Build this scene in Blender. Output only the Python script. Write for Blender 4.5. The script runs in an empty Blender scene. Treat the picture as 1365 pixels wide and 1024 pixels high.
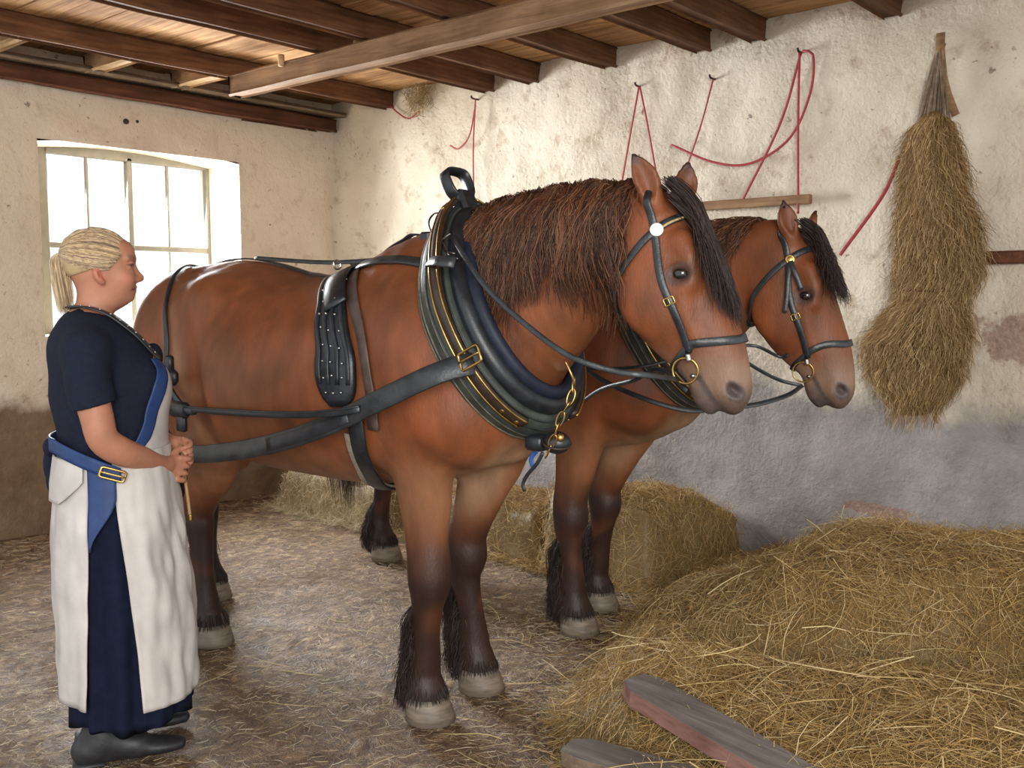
import bpy, math, random
import numpy as np
from mathutils import Vector, Matrix, noise
from mathutils.bvhtree import BVHTree
rng = np.random.default_rng(7)
random.seed(7)
SC = bpy.context.scene
COL = SC.collection

# ---------------------------------------------------------------- view of the photograph
FOC = 1300.0
PITCH = math.radians(5.14)
_n = math.hypot(.76, .65)
UX, UY = .76 / _n, .65 / _n
EYE = np.array([0, 0, 1.45])

def ray(px, py):
    a = (px - 682.5) / FOC
    b = (512 - py) / FOC
    Y = math.cos(PITCH) + b * math.sin(PITCH)
    Z = -math.sin(PITCH) + b * math.cos(PITCH)
    return np.array([a * UX - Y * UY, a * UY + Y * UX, Z])

def at_y(px, py, y):
    d = ray(px, py)
    return EYE + d * (y / d[1])

def at_x(px, py, x):
    d = ray(px, py)
    return EYE + d * (x / d[0])

def at_z(px, py, z):
    d = ray(px, py)
    return EYE + d * ((z - 1.45) / d[2])

# ---------------------------------------------------------------- object helpers
def wloc(o):
    v = Vector((0, 0, 0))
    while o is not None:
        v += o.location
        o = o.parent
    return np.array(v)

def tag(o, label=None, cat=None, group=None, kind=None):
    if label: o['label'] = label
    if cat: o['category'] = cat
    if group: o['group'] = group
    if kind: o['kind'] = kind
    return o

def thing(name, label, cat, loc=(0, 0, 0), group=None):
    o = bpy.data.objects.new(name, None)
    o.empty_display_size = .1
    COL.objects.link(o)
    o.location = loc
    return tag(o, label, cat, group)

def put(name, verts, faces, mat, parent=None, smooth=True, color=None, base=None):
    """link one mesh object; verts are given in room coordinates"""
    verts = np.asarray(verts, dtype=np.float64).reshape(-1, 3)
    org = wloc(parent) if parent is not None else (np.array(base, float) if base is not None else np.zeros(3))
    v = (verts - org).astype(np.float32)
    me = bpy.data.meshes.new(name)
    if isinstance(faces, np.ndarray):
        n, k = faces.shape
        me.vertices.add(len(v)); me.vertices.foreach_set('co', v.ravel())
        me.loops.add(n * k); me.loops.foreach_set('vertex_index', faces.astype(np.int32).ravel())
        me.polygons.add(n)
        me.polygons.foreach_set('loop_start', np.arange(0, n * k, k, dtype=np.int32))
        me.update(calc_edges=True)
    else:
        me.from_pydata([tuple(map(float, p)) for p in v], [], [tuple(int(i) for i in f) for f in faces])
        me.update()
    me.polygons.foreach_set('use_smooth', np.full(len(me.polygons), smooth, dtype=bool))
    if color is not None:
        c = np.ones((len(v), 4), np.float32)
        c[:, :3] = color
        a = me.color_attributes.new('Col', 'FLOAT_COLOR', 'POINT')
        a.data.foreach_set('color', c.ravel())
    if mat is not None: me.materials.append(mat)
    me.validate()
    o = bpy.data.objects.new(name, me)
    COL.objects.link(o)
    if parent is not None: o.parent = parent
    elif base is not None: o.location = tuple(base)
    return o

class MB:
    """collects several shapes into one mesh"""
    def __init__(s): s.v = []; s.f = []; s.n = 0
    def add(s, v, f):
        v = np.asarray(v, float).reshape(-1, 3)
        s.v.append(v); s.f += [tuple(int(i) + s.n for i in q) for q in f]; s.n += len(v); return s
    def put(s, name, mat, parent=None, smooth=True, **k):
        return put(name, np.concatenate(s.v), s.f, mat, parent, smooth, **k)

def box_vf(lo, hi, R=None, c=(0, 0, 0), bev=0.0):
    lo = np.array(lo, float); hi = np.array(hi, float)
    if bev > 0:
        pts = []
        m = (lo + hi) / 2; e = (hi - lo) / 2
        b = min(bev, min(e) * .9)
        bm_v = []
        for sx in (-1, 1):
            for sy in (-1, 1):
                for sz in (-1, 1):
                    for ax in range(3):
                        p = np.array([sx, sy, sz]) * (e - b)
                        p[ax] = np.array([sx, sy, sz])[ax] * e[ax]
                        bm_v.append(p + m)
        v = np.array(bm_v)
        def I(sx, sy, sz, ax): return (((sx > 0) * 4 + (sy > 0) * 2 + (sz > 0)) * 3 + ax)
        f = []
        for s in (-1, 1):
            q = [I(s, -1, -1, 0), I(s, 1, -1, 0), I(s, 1, 1, 0), I(s, -1, 1, 0)]; f.append(q if s > 0 else q[::-1])
            q = [I(-1, s, -1, 1), I(-1, s, 1, 1), I(1, s, 1, 1), I(1, s, -1, 1)]; f.append(q if s > 0 else q[::-1])
            q = [I(-1, -1, s, 2), I(1, -1, s, 2), I(1, 1, s, 2), I(-1, 1, s, 2)]; f.append(q if s > 0 else q[::-1])
        for a in (-1, 1):
            for b2 in (-1, 1):
                q = [I(a, b2, -1, 0), I(a, b2, -1, 1), I(a, b2, 1, 1), I(a, b2, 1, 0)]; f.append(q if a * b2 > 0 else q[::-1])
                q = [I(a, -1, b2, 0), I(a, -1, b2, 2), I(a, 1, b2, 2), I(a, 1, b2, 0)]; f.append(q[::-1] if a * b2 > 0 else q)
                q = [I(-1, a, b2, 1), I(-1, a, b2, 2), I(1, a, b2, 2), I(1, a, b2, 1)]; f.append(q if a * b2 > 0 else q[::-1])
        for sx in (-1, 1):
            for sy in (-1, 1):
                for sz in (-1, 1):
                    q = [I(sx, sy, sz, 0), I(sx, sy, sz, 1), I(sx, sy, sz, 2)]
                    f.append(q if sx * sy * sz > 0 else q[::-1])
    else:
        v = np.array([[x, y, z] for x in (lo[0], hi[0]) for y in (lo[1], hi[1]) for z in (lo[2], hi[2])])
        f = [(0, 1, 3, 2), (4, 6, 7, 5), (0, 4, 5, 1), (2, 3, 7, 6), (0, 2, 6, 4), (1, 5, 7, 3)]
    if R is not None: v = v @ np.array(R, float)
    return v + np.array(c, float), f

def unit(v):
    v = np.asarray(v, float)
    return v / (np.linalg.norm(v, axis=-1, keepdims=True) + 1e-12)

def resample(P, n, closed=False):
    """smooth curve (Catmull-Rom) through P, n even points"""
    P = np.asarray(P, float)
    if len(P) == 2 and not closed:
        t = np.linspace(0, 1, n)[:, None]; return P[0] * (1 - t) + P[1] * t
    if closed: Q = np.vstack([P[-1], P, P[0], P[1]])
    else: Q = np.vstack([2 * P[0] - P[1], P, 2 * P[-1] - P[-2]])
    out = []
    m = 14
    for i in range(1, len(Q) - 2):
        t = (np.arange(m) / m)[:, None]
        a, b, c, d = Q[i - 1], Q[i], Q[i + 1], Q[i + 2]
        out.append(.5 * (2 * b + (c - a) * t + (2 * a - 5 * b + 4 * c - d) * t ** 2 + (3 * b - a - 3 * c + d) * t ** 3))
    out = np.vstack(out + [Q[-2][None]])
    s = np.r_[0, np.cumsum(np.linalg.norm(np.diff(out[:, :3], axis=0), axis=1))]
    q = np.linspace(0, s[-1], n + 1)[:-1] if closed else np.linspace(0, s[-1], n)
    return np.stack([np.interp(q, s, out[:, k]) for k in range(out.shape[1])], 1)

def tangents(P, closed=False):
    if closed: return unit(np.roll(P, -1, 0) - np.roll(P, 1, 0))
    return unit(np.gradient(P, axis=0))

def sweep(P, N, sec, closed=False, scale=None):
    """sweep a 2-D section (list of (binormal, normal)) along P with normals N"""
    P = np.asarray(P, float); T = tangents(P, closed)
    N = np.broadcast_to(np.asarray(N, float), P.shape)
    N = unit(N - (N * T).sum(1, keepdims=True) * T)
    B = np.cross(T, N)
    sec = np.asarray(sec, float); k = len(sec); n = len(P)
    sc = np.ones(n) if scale is None else np.asarray(scale)
    V = P[:, None] + B[:, None] * (sec[None, :, :1] * sc[:, None, None]) + N[:, None] * (sec[None, :, 1:] * sc[:, None, None])
    F = []
    m = n if closed else n - 1
    for i in range(m):
        a = i * k; b = ((i + 1) % n) * k
        for j in range(k):
            j2 = (j + 1) % k
            F.append((a + j, a + j2, b + j2, b + j))
    if not closed:
        F.append(tuple(range(k))[::-1]); F.append(tuple((n - 1) * k + j for j in range(k)))
    return V.reshape(-1, 3), F

def sec_strap(w, t):
    h = w / 2; e = min(t * .45, h * .5)
    return [(-h, 0), (h, 0), (h, t * .55), (h - e, t), (0, t * 1.04), (-h + e, t), (-h, t * .55)]

def sec_round(r, r2=None, n=10):
    r2 = r2 or r
    return [(r * math.cos(2 * math.pi * i / n), r2 * math.sin(2 * math.pi * i / n)) for i in range(n)]

def tube_vf(P, r, n=40, up=(0, 0, 1), k=8, closed=False, taper=None):
    P = resample(P, n, closed)
    T = tangents(P, closed)
    N = np.empty_like(P)
    u = np.array(up, float)
    if abs(np.dot(u, T[0])) > .95: u = np.array([1., 0, 0])
    for i in range(len(P)):
        u = unit(u - np.dot(u, T[i]) * T[i]); N[i] = u
    sc = None if taper is None else np.interp(np.linspace(0, 1, len(P)), *zip(*taper))
    return sweep(P, N, sec_round(r, n=k), closed, sc)

def ring_vf(c, axis, R, r, n=28, k=8, R2=None, up=(0, 0, 1)):
    axis = unit(np.array(axis, float)); u = np.array(up, float)
    if abs(np.dot(u, axis)) > .95: u = np.array([1., 0, 0])
    u = unit(u - np.dot(u, axis) * axis); w = np.cross(axis, u)
    th = np.arange(n) / n * 2 * math.pi
    P = np.array(c, float) + np.outer(np.cos(th), u) * R + np.outer(np.sin(th), w) * (R2 or R)
    return sweep(P, np.tile(axis, (n, 1)), sec_round(r, n=k), True)

def ball_vf(c, r, R=None, nu=20, nv=12):
    r = np.broadcast_to(np.asarray(r, float), 3)
    V = [[0, 0, 1]]
    for i in range(1, nv):
        a = math.pi * i / nv
        for j in range(nu):
            b = 2 * math.pi * j / nu
            V.append([math.sin(a) * math.cos(b), math.sin(a) * math.sin(b), math.cos(a)])
    V.append([0, 0, -1]); V = np.array(V) * r
    F = [(0, 1 + j, 1 + (j + 1) % nu) for j in range(nu)]
    for i in range(nv - 2):
        for j in range(nu):
            a = 1 + i * nu
            F.append((a + j, a + nu + j, a + nu + (j + 1) % nu, a + (j + 1) % nu))
    l = len(V) - 1; a = 1 + (nv - 2) * nu
    F += [(l, a + (j + 1) % nu, a + j) for j in range(nu)]
    if R is not None: V = V @ np.array(R)
    return V + np.array(c, float), F

def disc_vf(c, axis, r, h, n=28, dome=.25):
    """thick disc (button, rosette)"""
    axis = unit(np.array(axis, float)); u = np.array([0., 0, 1])
    if abs(np.dot(u, axis)) > .95: u = np.array([1., 0, 0])
    u = unit(u - np.dot(u, axis) * axis); w = np.cross(axis, u)
    prof = [(r, 0), (r, h * .7), (r * .93, h), (r * .8, h * .92), (r * .5, h * (1 + dome * .7)), (0.0001, h * (1 + dome))]
    V = []
    for a, b in prof:
        for j in range(n):
            t = 2 * math.pi * j / n
            V.append(np.array(c) + a * (math.cos(t) * u + math.sin(t) * w) + b * axis)
    F = []
    for i in range(len(prof) - 1):
        for j in range(n):
            F.append((i * n + j, i * n + (j + 1) % n, (i + 1) * n + (j + 1) % n, (i + 1) * n + j))
    F.append(tuple(range(n))[::-1])
    return np.array(V), F

def strands(P, r, sides=3, tip=.25):
    """P (N,K,3) polylines -> one mesh (verts, quads)"""
    P = np.asarray(P, float); N, K, _ = P.shape
    T = unit(np.gradient(P, axis=1))
    ref = unit(rng.normal(size=(N, 1, 3)))
    A = unit(np.cross(T, ref)); B = np.cross(T, A)
    r = np.broadcast_to(np.asarray(r, float).reshape(-1, 1), (N, K)) * np.interp(np.linspace(0, 1, K), [0, .7, 1], [1, .9, tip])
    V = np.empty((N, K, sides, 3))
    for s in range(sides):
        a = 2 * math.pi * s / sides
        V[:, :, s] = P + (A * math.cos(a) + B * math.sin(a)) * r[:, :, None]
    idx = np.arange(N * K * sides).reshape(N, K, sides)
    q = np.stack([idx[:, :-1], np.roll(idx, -1, 2)[:, :-1], np.roll(idx, -1, 2)[:, 1:], idx[:, 1:]], -1)
    return V.reshape(-1, 3), q.reshape(-1, 4)

def strand_cols(N, K, sides, cols):
    """one colour per strand picked from cols with jitter"""
    cols = np.asarray(cols, float)
    c = cols[rng.integers(0, len(cols), N)] * rng.uniform(.75, 1.25, (N, 1))
    return np.repeat(c, K * sides, axis=0)

# ---------------------------------------------------------------- smooth solids grown from a distance field
def smin(a, b, k):
    h = np.maximum(k - np.abs(a - b), 0) / k
    return np.minimum(a, b) - h * h * k * .25

class Field:
    def __init__(s, lo, hi, h):
        s.lo = np.array(lo, float); s.h = h
        n = np.ceil((np.array(hi, float) - s.lo) / h).astype(int) + 1
        s.n = n
        s.V = np.full(n, 1e2, np.float32)
        s.ax = [(s.lo[i] + np.arange(n[i]) * h).astype(np.float32) for i in range(3)]
    def sub(s, lo, hi):
        i0 = np.clip(np.floor((np.array(lo) - s.lo) / s.h).astype(int), 0, s.n - 1)
        i1 = np.clip(np.ceil((np.array(hi) - s.lo) / s.h).astype(int) + 1, 1, s.n)
        sl = tuple(slice(a, b) for a, b in zip(i0, i1))
        if any(b <= a for a, b in zip(i0, i1)): return None, None
        X = s.ax[0][sl[0]][:, None, None]; Y = s.ax[1][sl[1]][None, :, None]; Z = s.ax[2][sl[2]][None, None, :]
        return sl, (X, Y, Z)
    def comb(s, sl, d, k, neg):
        if neg: s.V[sl] = -smin(-s.V[sl], d, k)
        else: s.V[sl] = smin(s.V[sl], d, k)
    def ell(s, c, r, k=.04, R=None, neg=False):
        c = np.array(c, float); r = np.broadcast_to(np.array(r, float), 3)
        R = np.eye(3) if R is None else np.array(R, float)
        ext = np.sqrt(((R * r[:, None]) ** 2).sum(0)) + k + 3 * s.h
        sl, XYZ = s.sub(c - ext, c + ext)
        if sl is None: return s
        X, Y, Z = [A - np.float32(b) for A, b in zip(XYZ, c)]
        k0 = 0; k1 = 0
        for i in range(3):
            q = X * np.float32(R[i, 0]) + Y * np.float32(R[i, 1]) + Z * np.float32(R[i, 2])
            k0 = k0 + (q / np.float32(r[i])) ** 2; k1 = k1 + (q / np.float32(r[i] ** 2)) ** 2
        k0 = np.sqrt(k0); k1 = np.sqrt(k1) + 1e-6
        s.comb(sl, k0 * (k0 - 1) / k1, k, neg); return s
    def tube(s, pts, k=.03, side=(0, 1, 0), sub=4, neg=False):
        """pts rows: x,y,z, radius along side, radius across"""
        pts = np.array(pts, float)
        if pts.shape[1] == 4: pts = np.c_[pts, pts[:, 3]]
        n = (len(pts) - 1) * sub + 1
        if len(pts) > 2:
            Q = np.vstack([2 * pts[0] - pts[1], pts, 2 * pts[-1] - pts[-2]]); D = []
            for i in range(1, len(Q) - 2):
                for t in np.arange(sub) / sub:
                    a, b, c, d = Q[i - 1:i + 3]
                    D.append(.5 * (2 * b + (c - a) * t + (2 * a - 5 * b + 4 * c - d) * t ** 2 + (3 * b - a - 3 * c + d) * t ** 3))
            D.append(pts[-1]); D = np.array(D)
        else:
            t = np.linspace(0, 1, n)[:, None]; D = pts[0] * (1 - t) + pts[1] * t
        D[:, 3:] = np.maximum(D[:, 3:], .002)
        m = D[:, 3:].max(1)[:, None] + k + 3 * s.h
        sl, (X, Y, Z) = s.sub((D[:, :3] - m).min(0), (D[:, :3] + m).max(0))
        if sl is None: return s
        shp = np.broadcast_shapes(X.shape, Y.shape, Z.shape)
        best = np.full(shp, 1e9, np.float32)
        res = np.full(shp, 1e2, np.float32)
        side = np.array(side, float)
        D = D.astype(np.float32)
        for i in range(len(D) - 1):
            a, b = D[i], D[i + 1]
            e = b[:3] - a[:3]; L2 = float(e @ e); L = math.sqrt(L2)
            if L < 1e-6: continue
            T = e / L
            S = side - side @ T * T; S = S / np.linalg.norm(S); U = np.cross(S, T)
            x, y, z = X - a[0], Y - a[1], Z - a[2]
            w = x * T[0] + y * T[1] + z * T[2]
            t = np.clip(w / L, 0, 1)
            w = w - t * L
            p = x * np.float32(S[0]) + y * np.float32(S[1]) + z * np.float32(S[2])
            q = x * np.float32(U[0]) + y * np.float32(U[1]) + z * np.float32(U[2])
            ra = a[3] + (b[3] - a[3]) * t; rb = a[4] + (b[4] - a[4]) * t
            rw = np.minimum(ra, rb)
            k0 = np.sqrt((p / ra) ** 2 + (q / rb) ** 2 + (w / rw) ** 2)
            k1 = np.sqrt((p / ra ** 2) ** 2 + (q / rb ** 2) ** 2 + (w / rw ** 2) ** 2) + 1e-6
            d = k0 * (k0 - 1) / k1
            res = np.minimum(res, d)
        s.comb(sl, res, k, neg); return s
    def cut(s, p, n, lo=None, hi=None):
        """remove the half space on the side n of point p"""
        n = unit(n)
        sl, (X, Y, Z) = s.sub(s.lo if lo is None else lo, s.ax_hi() if hi is None else hi)
        d = (X - p[0]) * n[0] + (Y - p[1]) * n[1] + (Z - p[2]) * n[2]
        s.V[sl] = np.maximum(s.V[sl], d.astype(np.float32)); return s
    def ax_hi(s): return s.lo + s.n * s.h
    def mesh(s):
        V = s.V; ins = V < 0
        cnt = np.zeros(tuple(s.n - 1), np.uint8)
        for i in (0, 1):
            for j in (0, 1):
                for k in (0, 1):
                    cnt += ins[i:s.n[0] - 1 + i, j:s.n[1] - 1 + j, k:s.n[2] - 1 + k]
        act = (cnt > 0) & (cnt < 8)
        C = np.argwhere(act)
        idx = np.full(act.shape, -1, np.int32); idx[act] = np.arange(len(C))
        acc = np.zeros((len(C), 3)); num = np.zeros(len(C))
        for ax in range(3):
            o1, o2 = [a for a in range(3) if a != ax]
            for p in (0, 1):
                for q in (0, 1):
                    A = C.copy(); A[:, o1] += p; A[:, o2] += q
                    B = A.copy(); B[:, ax] += 1
                    va = V[A[:, 0], A[:, 1], A[:, 2]]; vb = V[B[:, 0], B[:, 1], B[:, 2]]
                    m = (va < 0) != (vb < 0)
                    t = va[m] / (va[m] - vb[m])
                    pt = A[m].astype(float); pt[:, ax] += t
                    acc[m] += pt; num[m] += 1
        verts = acc / num[:, None] * s.h + s.lo
        F = []
        for ax in range(3):
            o1, o2 = (ax + 1) % 3, (ax + 2) % 3
            a = [slice(None)] * 3; b = [slice(None)] * 3
            a[ax] = slice(0, -1); b[ax] = slice(1, None)
            ia, ib = ins[tuple(a)], ins[tuple(b)]
            E = np.argwhere(ia != ib)
            E = E[(E[:, o1] > 0) & (E[:, o2] > 0) & (E[:, o1] < s.n[o1] - 1) & (E[:, o2] < s.n[o2] - 1)]
            fl = ia[E[:, 0], E[:, 1], E[:, 2]]
            def g(d1, d2):
                Q = E.copy(); Q[:, o1] -= d1; Q[:, o2] -= d2
                return idx[Q[:, 0], Q[:, 1], Q[:, 2]]
            q = np.stack([g(1, 1), g(0, 1), g(0, 0), g(1, 0)], 1)
            q[~fl] = q[~fl][:, ::-1]
            F.append(q)
        F = np.vstack(F); F = F[(F >= 0).all(1)]
        return verts, F

def relax(V, F, it=2, lam=.5):
    """light smoothing of a quad mesh"""
    e = np.vstack([F[:, [0, 1]], F[:, [1, 2]], F[:, [2, 3]], F[:, [3, 0]]])
    e = np.vstack([e, e[:, ::-1]])
    n = len(V); cnt = np.bincount(e[:, 0], minlength=n)[:, None].astype(float)
    for _ in range(it):
        s = np.stack([np.bincount(e[:, 0], V[e[:, 1], k], minlength=n) for k in range(3)], 1)
        V = V + lam * (s / np.maximum(cnt, 1) - V)
    return V

def bvh_of(V, F):
    return BVHTree.FromPolygons([tuple(p) for p in V.tolist()], [tuple(f) for f in F.tolist()])

def sstep(a, b, x):
    t = np.clip((x - a) / (b - a), 0, 1); return t * t * (3 - 2 * t)

def hull_resample(P2, n):
    pts = sorted(map(tuple, P2))
    def half(pts):
        h = []
        for p in pts:
            while len(h) > 1 and (h[-1][0] - h[-2][0]) * (p[1] - h[-2][1]) - (h[-1][1] - h[-2][1]) * (p[0] - h[-2][0]) <= 0: h.pop()
            h.append(p)
        return h
    a = half(pts); b = half(pts[::-1])
    H = np.array(a[:-1] + b[:-1])
    H = np.vstack([H, H[:1]])
    s = np.r_[0, np.cumsum(np.linalg.norm(np.diff(H, axis=0), axis=1))]
    q = np.linspace(0, s[-1], n + 1)[:-1]
    return np.stack([np.interp(q, s, H[:, k]) for k in (0, 1)], 1)

def wrap_loop(bvh, c, e1, e2, off=.004, R=.6, n=72, hull=True):
    """closed loop lying round a body in the plane (e1,e2) through c: points and outward normals"""
    c = np.array(c, float); e1 = unit(e1); e2 = unit(e2)
    P = []
    for i in range(96):
        a = 2 * math.pi * i / 96
        d = e1 * math.cos(a) + e2 * math.sin(a)
        o = c + d * R
        hit = bvh.ray_cast(Vector(o), Vector(-d), R)
        if hit[0] is None: continue
        r = R - hit[3] + off
        P.append((r * math.cos(a), r * math.sin(a)))
    P = np.array(P)
    P = hull_resample(P, n) if hull else resample(P, n, True)
    for _ in range(2): P = P * .5 + (np.roll(P, 1, 0) + np.roll(P, -1, 0)) * .25
    Q = c + np.outer(P[:, 0], e1) + np.outer(P[:, 1], e2)
    T = tangents(Q, True); Nn = np.cross(T, np.cross(e1, e2))
    if (Nn * (Q - c)).sum() < 0: Nn = -Nn
    return Q, unit(Nn)

def lay(bvh, W, n=40, off=.004, it=3, maxd=.3, blend=None):
    """lay a line through waypoints W on a body's surface: points, normals"""
    P = resample(W, n)
    for r in range(2):
        Q = []; N = []
        for p in P:
            h = bvh.find_nearest(Vector(p), maxd)
            if h[0] is None: Q.append(p); N.append(N[-1] if N else (0, -1, 0)); continue
            Q.append(np.array(h[0]) + np.array(h[1]) * off); N.append(np.array(h[1]))
        P = np.array(Q); N = np.array(N, float)
        for _ in range(it):
            P[1:-1] = P[1:-1] * .5 + (P[:-2] + P[2:]) * .25
            N[1:-1] = N[1:-1] * .5 + (N[:-2] + N[2:]) * .25
    return P, unit(N)
# ---------------------------------------------------------------- materials
def mat_new(name):
    m = bpy.data.materials.new(name); m.use_nodes = True
    nt = m.node_tree; nt.nodes.clear()
    out = nt.nodes.new('ShaderNodeOutputMaterial')
    b = nt.nodes.new('ShaderNodeBsdfPrincipled')
    nt.links.new(b.outputs[0], out.inputs[0])
    return m, nt, b, out

def nd(nt, typ, **k):
    n = nt.nodes.new(typ)
    for a, v in k.items():
        if a.startswith('i_'): n.inputs[a[2:].replace('_', ' ')].default_value = v
        else: setattr(n, a, v)
    return n

def ramp(nt, fac, stops):
    r = nt.nodes.new('ShaderNodeValToRGB')
    el = r.color_ramp.elements
    while len(el) < len(stops): el.new(.5)
    for e, (p, c) in zip(el, stops):
        e.position = p; e.color = (*c, 1) if len(c) == 3 else c
    nt.links.new(fac, r.inputs[0]); return r.outputs[0]

def mixc(nt, a, b, fac, mode='MIX'):
    m = nd(nt, 'ShaderNodeMix', data_type='RGBA', blend_type=mode)
    for s, v in ((m.inputs[0], fac), (m.inputs[6], a), (m.inputs[7], b)):
        if isinstance(v, (int, float)): s.default_value = v
        elif isinstance(v, tuple): s.default_value = (*v, 1)
        else: nt.links.new(v, s)
    return m.outputs[2]

def coords(nt, scale=(1, 1, 1), kind='Object', rot=(0, 0, 0)):
    tc = nt.nodes.new('ShaderNodeTexCoord'); mp = nt.nodes.new('ShaderNodeMapping')
    mp.inputs['Scale'].default_value = scale; mp.inputs['Rotation'].default_value = rot
    nt.links.new(tc.outputs[kind], mp.inputs[0]); return mp.outputs[0]

def geo_pos(nt, scale=(1, 1, 1)):
    g = nt.nodes.new('ShaderNodeNewGeometry'); mp = nt.nodes.new('ShaderNodeMapping')
    mp.inputs['Scale'].default_value = scale
    nt.links.new(g.outputs['Position'], mp.inputs[0]); return mp.outputs[0]

def noise_n(nt, vec, scale, detail=4, rough=.55, dist=0):
    n = nd(nt, 'ShaderNodeTexNoise'); n.inputs['Scale'].default_value = scale
    n.inputs['Detail'].default_value = detail; n.inputs['Roughness'].default_value = rough
    n.inputs['Distortion'].default_value = dist
    nt.links.new(vec, n.inputs['Vector']); return n.outputs['Fac']

def bump(nt, b, h, strength=.3, dist=.01):
    n = nd(nt, 'ShaderNodeBump'); n.inputs['Strength'].default_value = strength
    n.inputs['Distance'].default_value = dist
    nt.links.new(h, n.inputs['Height']); nt.links.new(n.outputs[0], b.inputs['Normal']); return n

def math_n(nt, op, a, b=0.0, c=None, clamp=False):
    m = nd(nt, 'ShaderNodeMath', operation=op, use_clamp=clamp)
    for i, v in enumerate((a, b, c)):
        if v is None: continue
        if isinstance(v, (int, float)): m.inputs[i].default_value = v
        else: nt.links.new(v, m.inputs[i])
    return m.outputs[0]

def simple(name, col, rough=.6, metal=0., var=.25, scale=30, bmp=.15, bscale=None, spec=.5, sheen=0, stretch=(1, 1, 1)):
    m, nt, b, out = mat_new(name)
    v = coords(nt, stretch)
    f = noise_n(nt, v, scale)
    dark = tuple(c * (1 - var) for c in col); lite = tuple(min(1, c * (1 + var)) for c in col)
    nt.links.new(ramp(nt, f, [(.3, dark), (.7, lite)]), b.inputs['Base Color'])
    b.inputs['Roughness'].default_value = rough; b.inputs['Metallic'].default_value = metal
    b.inputs['Specular IOR Level'].default_value = spec
    if sheen: b.inputs['Sheen Weight'].default_value = sheen
    if bmp: bump(nt, b, noise_n(nt, v, bscale or scale * 4), bmp, .003)
    return m

def attr_mat(name, rough=.5, var=(.8, 1.2), scale=40, bscale=300, bstr=.2, spec=.4, sheen=0., stretch=(1, 1, 1)):
    m, nt, b, out = mat_new(name)
    a = nd(nt, 'ShaderNodeAttribute', attribute_name='Col')
    v = coords(nt, stretch)
    f = noise_n(nt, v, scale)
    g = ramp(nt, f, [(.3, (var[0],) * 3), (.7, (var[1],) * 3)])
    nt.links.new(mixc(nt, a.outputs['Color'], g, 1.0, 'MULTIPLY'), b.inputs['Base Color'])
    b.inputs['Roughness'].default_value = rough
    b.inputs['Specular IOR Level'].default_value = spec
    if sheen:
        b.inputs['Sheen Weight'].default_value = sheen; b.inputs['Sheen Roughness'].default_value = .4
    if bstr: bump(nt, b, noise_n(nt, v, bscale, 3), bstr, .003)
    return m

M = {}
M['coat'] = attr_mat('horse_coat', rough=.48, var=(.76, 1.24), scale=12, bscale=160, bstr=.55, spec=.36, stretch=(1, 1, .35))
M['hair'] = attr_mat('horse_hair', rough=.45, var=(.85, 1.15), scale=60, bscale=300, bstr=0, spec=.35)
M['straw'] = attr_mat('straw', rough=.55, var=(.9, 1.1), scale=60, bstr=0, spec=.3)
M['skin'] = attr_mat('skin', rough=.5, var=(.93, 1.07), scale=30, bscale=400, bstr=.08, spec=.4)
M['hoof'] = simple('hoof_horn', (.20, .16, .12), .55, var=.35, scale=14, stretch=(1, 1, 5), bmp=.4, bscale=30)
M['eye'] = simple('eye', (.012, .008, .007), .06, var=.1, bmp=0, spec=.8)
M['eye_white'] = simple('eye_white', (.6, .55, .5), .2, var=.05, bmp=0)
M['leather'] = simple('black_leather', (.014, .017, .022), .38, var=.5, scale=25, bmp=.25, bscale=160, spec=.6)
M['leather_w'] = simple('worn_leather', (.022, .026, .029), .38, var=.6, scale=18, bmp=.35, bscale=120, spec=.6, stretch=(1, 1, 1))
M['leather_g'] = simple('green_black_leather', (.042, .050, .043), .42, var=.7, scale=9, bmp=.4, bscale=60, spec=.5)
M['leather_b'] = simple('brown_leather', (.09, .06, .05), .5, var=.4, scale=20, bmp=.25)
M['navy_pad'] = simple('navy_padding', (.012, .017, .035), .55, var=.35, scale=20, bmp=.2, spec=.4)
M['brass'] = simple('brass', (.55, .36, .12), .32, 1.0, var=.35, scale=20, bmp=.1)
M['steel'] = simple('steel', (.55, .54, .52), .28, 1.0, var=.2, bmp=.05)
M['silver'] = simple('white_metal', (.9, .9, .88), .35, .3, var=.05, bmp=0)
M['hame'] = simple('dark_hame_wood', (.035, .022, .016), .4, var=.4, bmp=.2)
M['piping'] = simple('pale_piping', (.13, .125, .09), .5, var=.5, scale=40, bmp=0)
M['fleece'] = simple('fleece_edging', (.42, .36, .28), .95, var=.2, scale=90, bmp=.8, bscale=300, spec=.1)
M['stitch'] = simple('yellow_stitching', (.5, .36, .14), .6, var=.3, scale=200, bmp=0)

BAY = np.array([.20, .062, .023])
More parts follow.
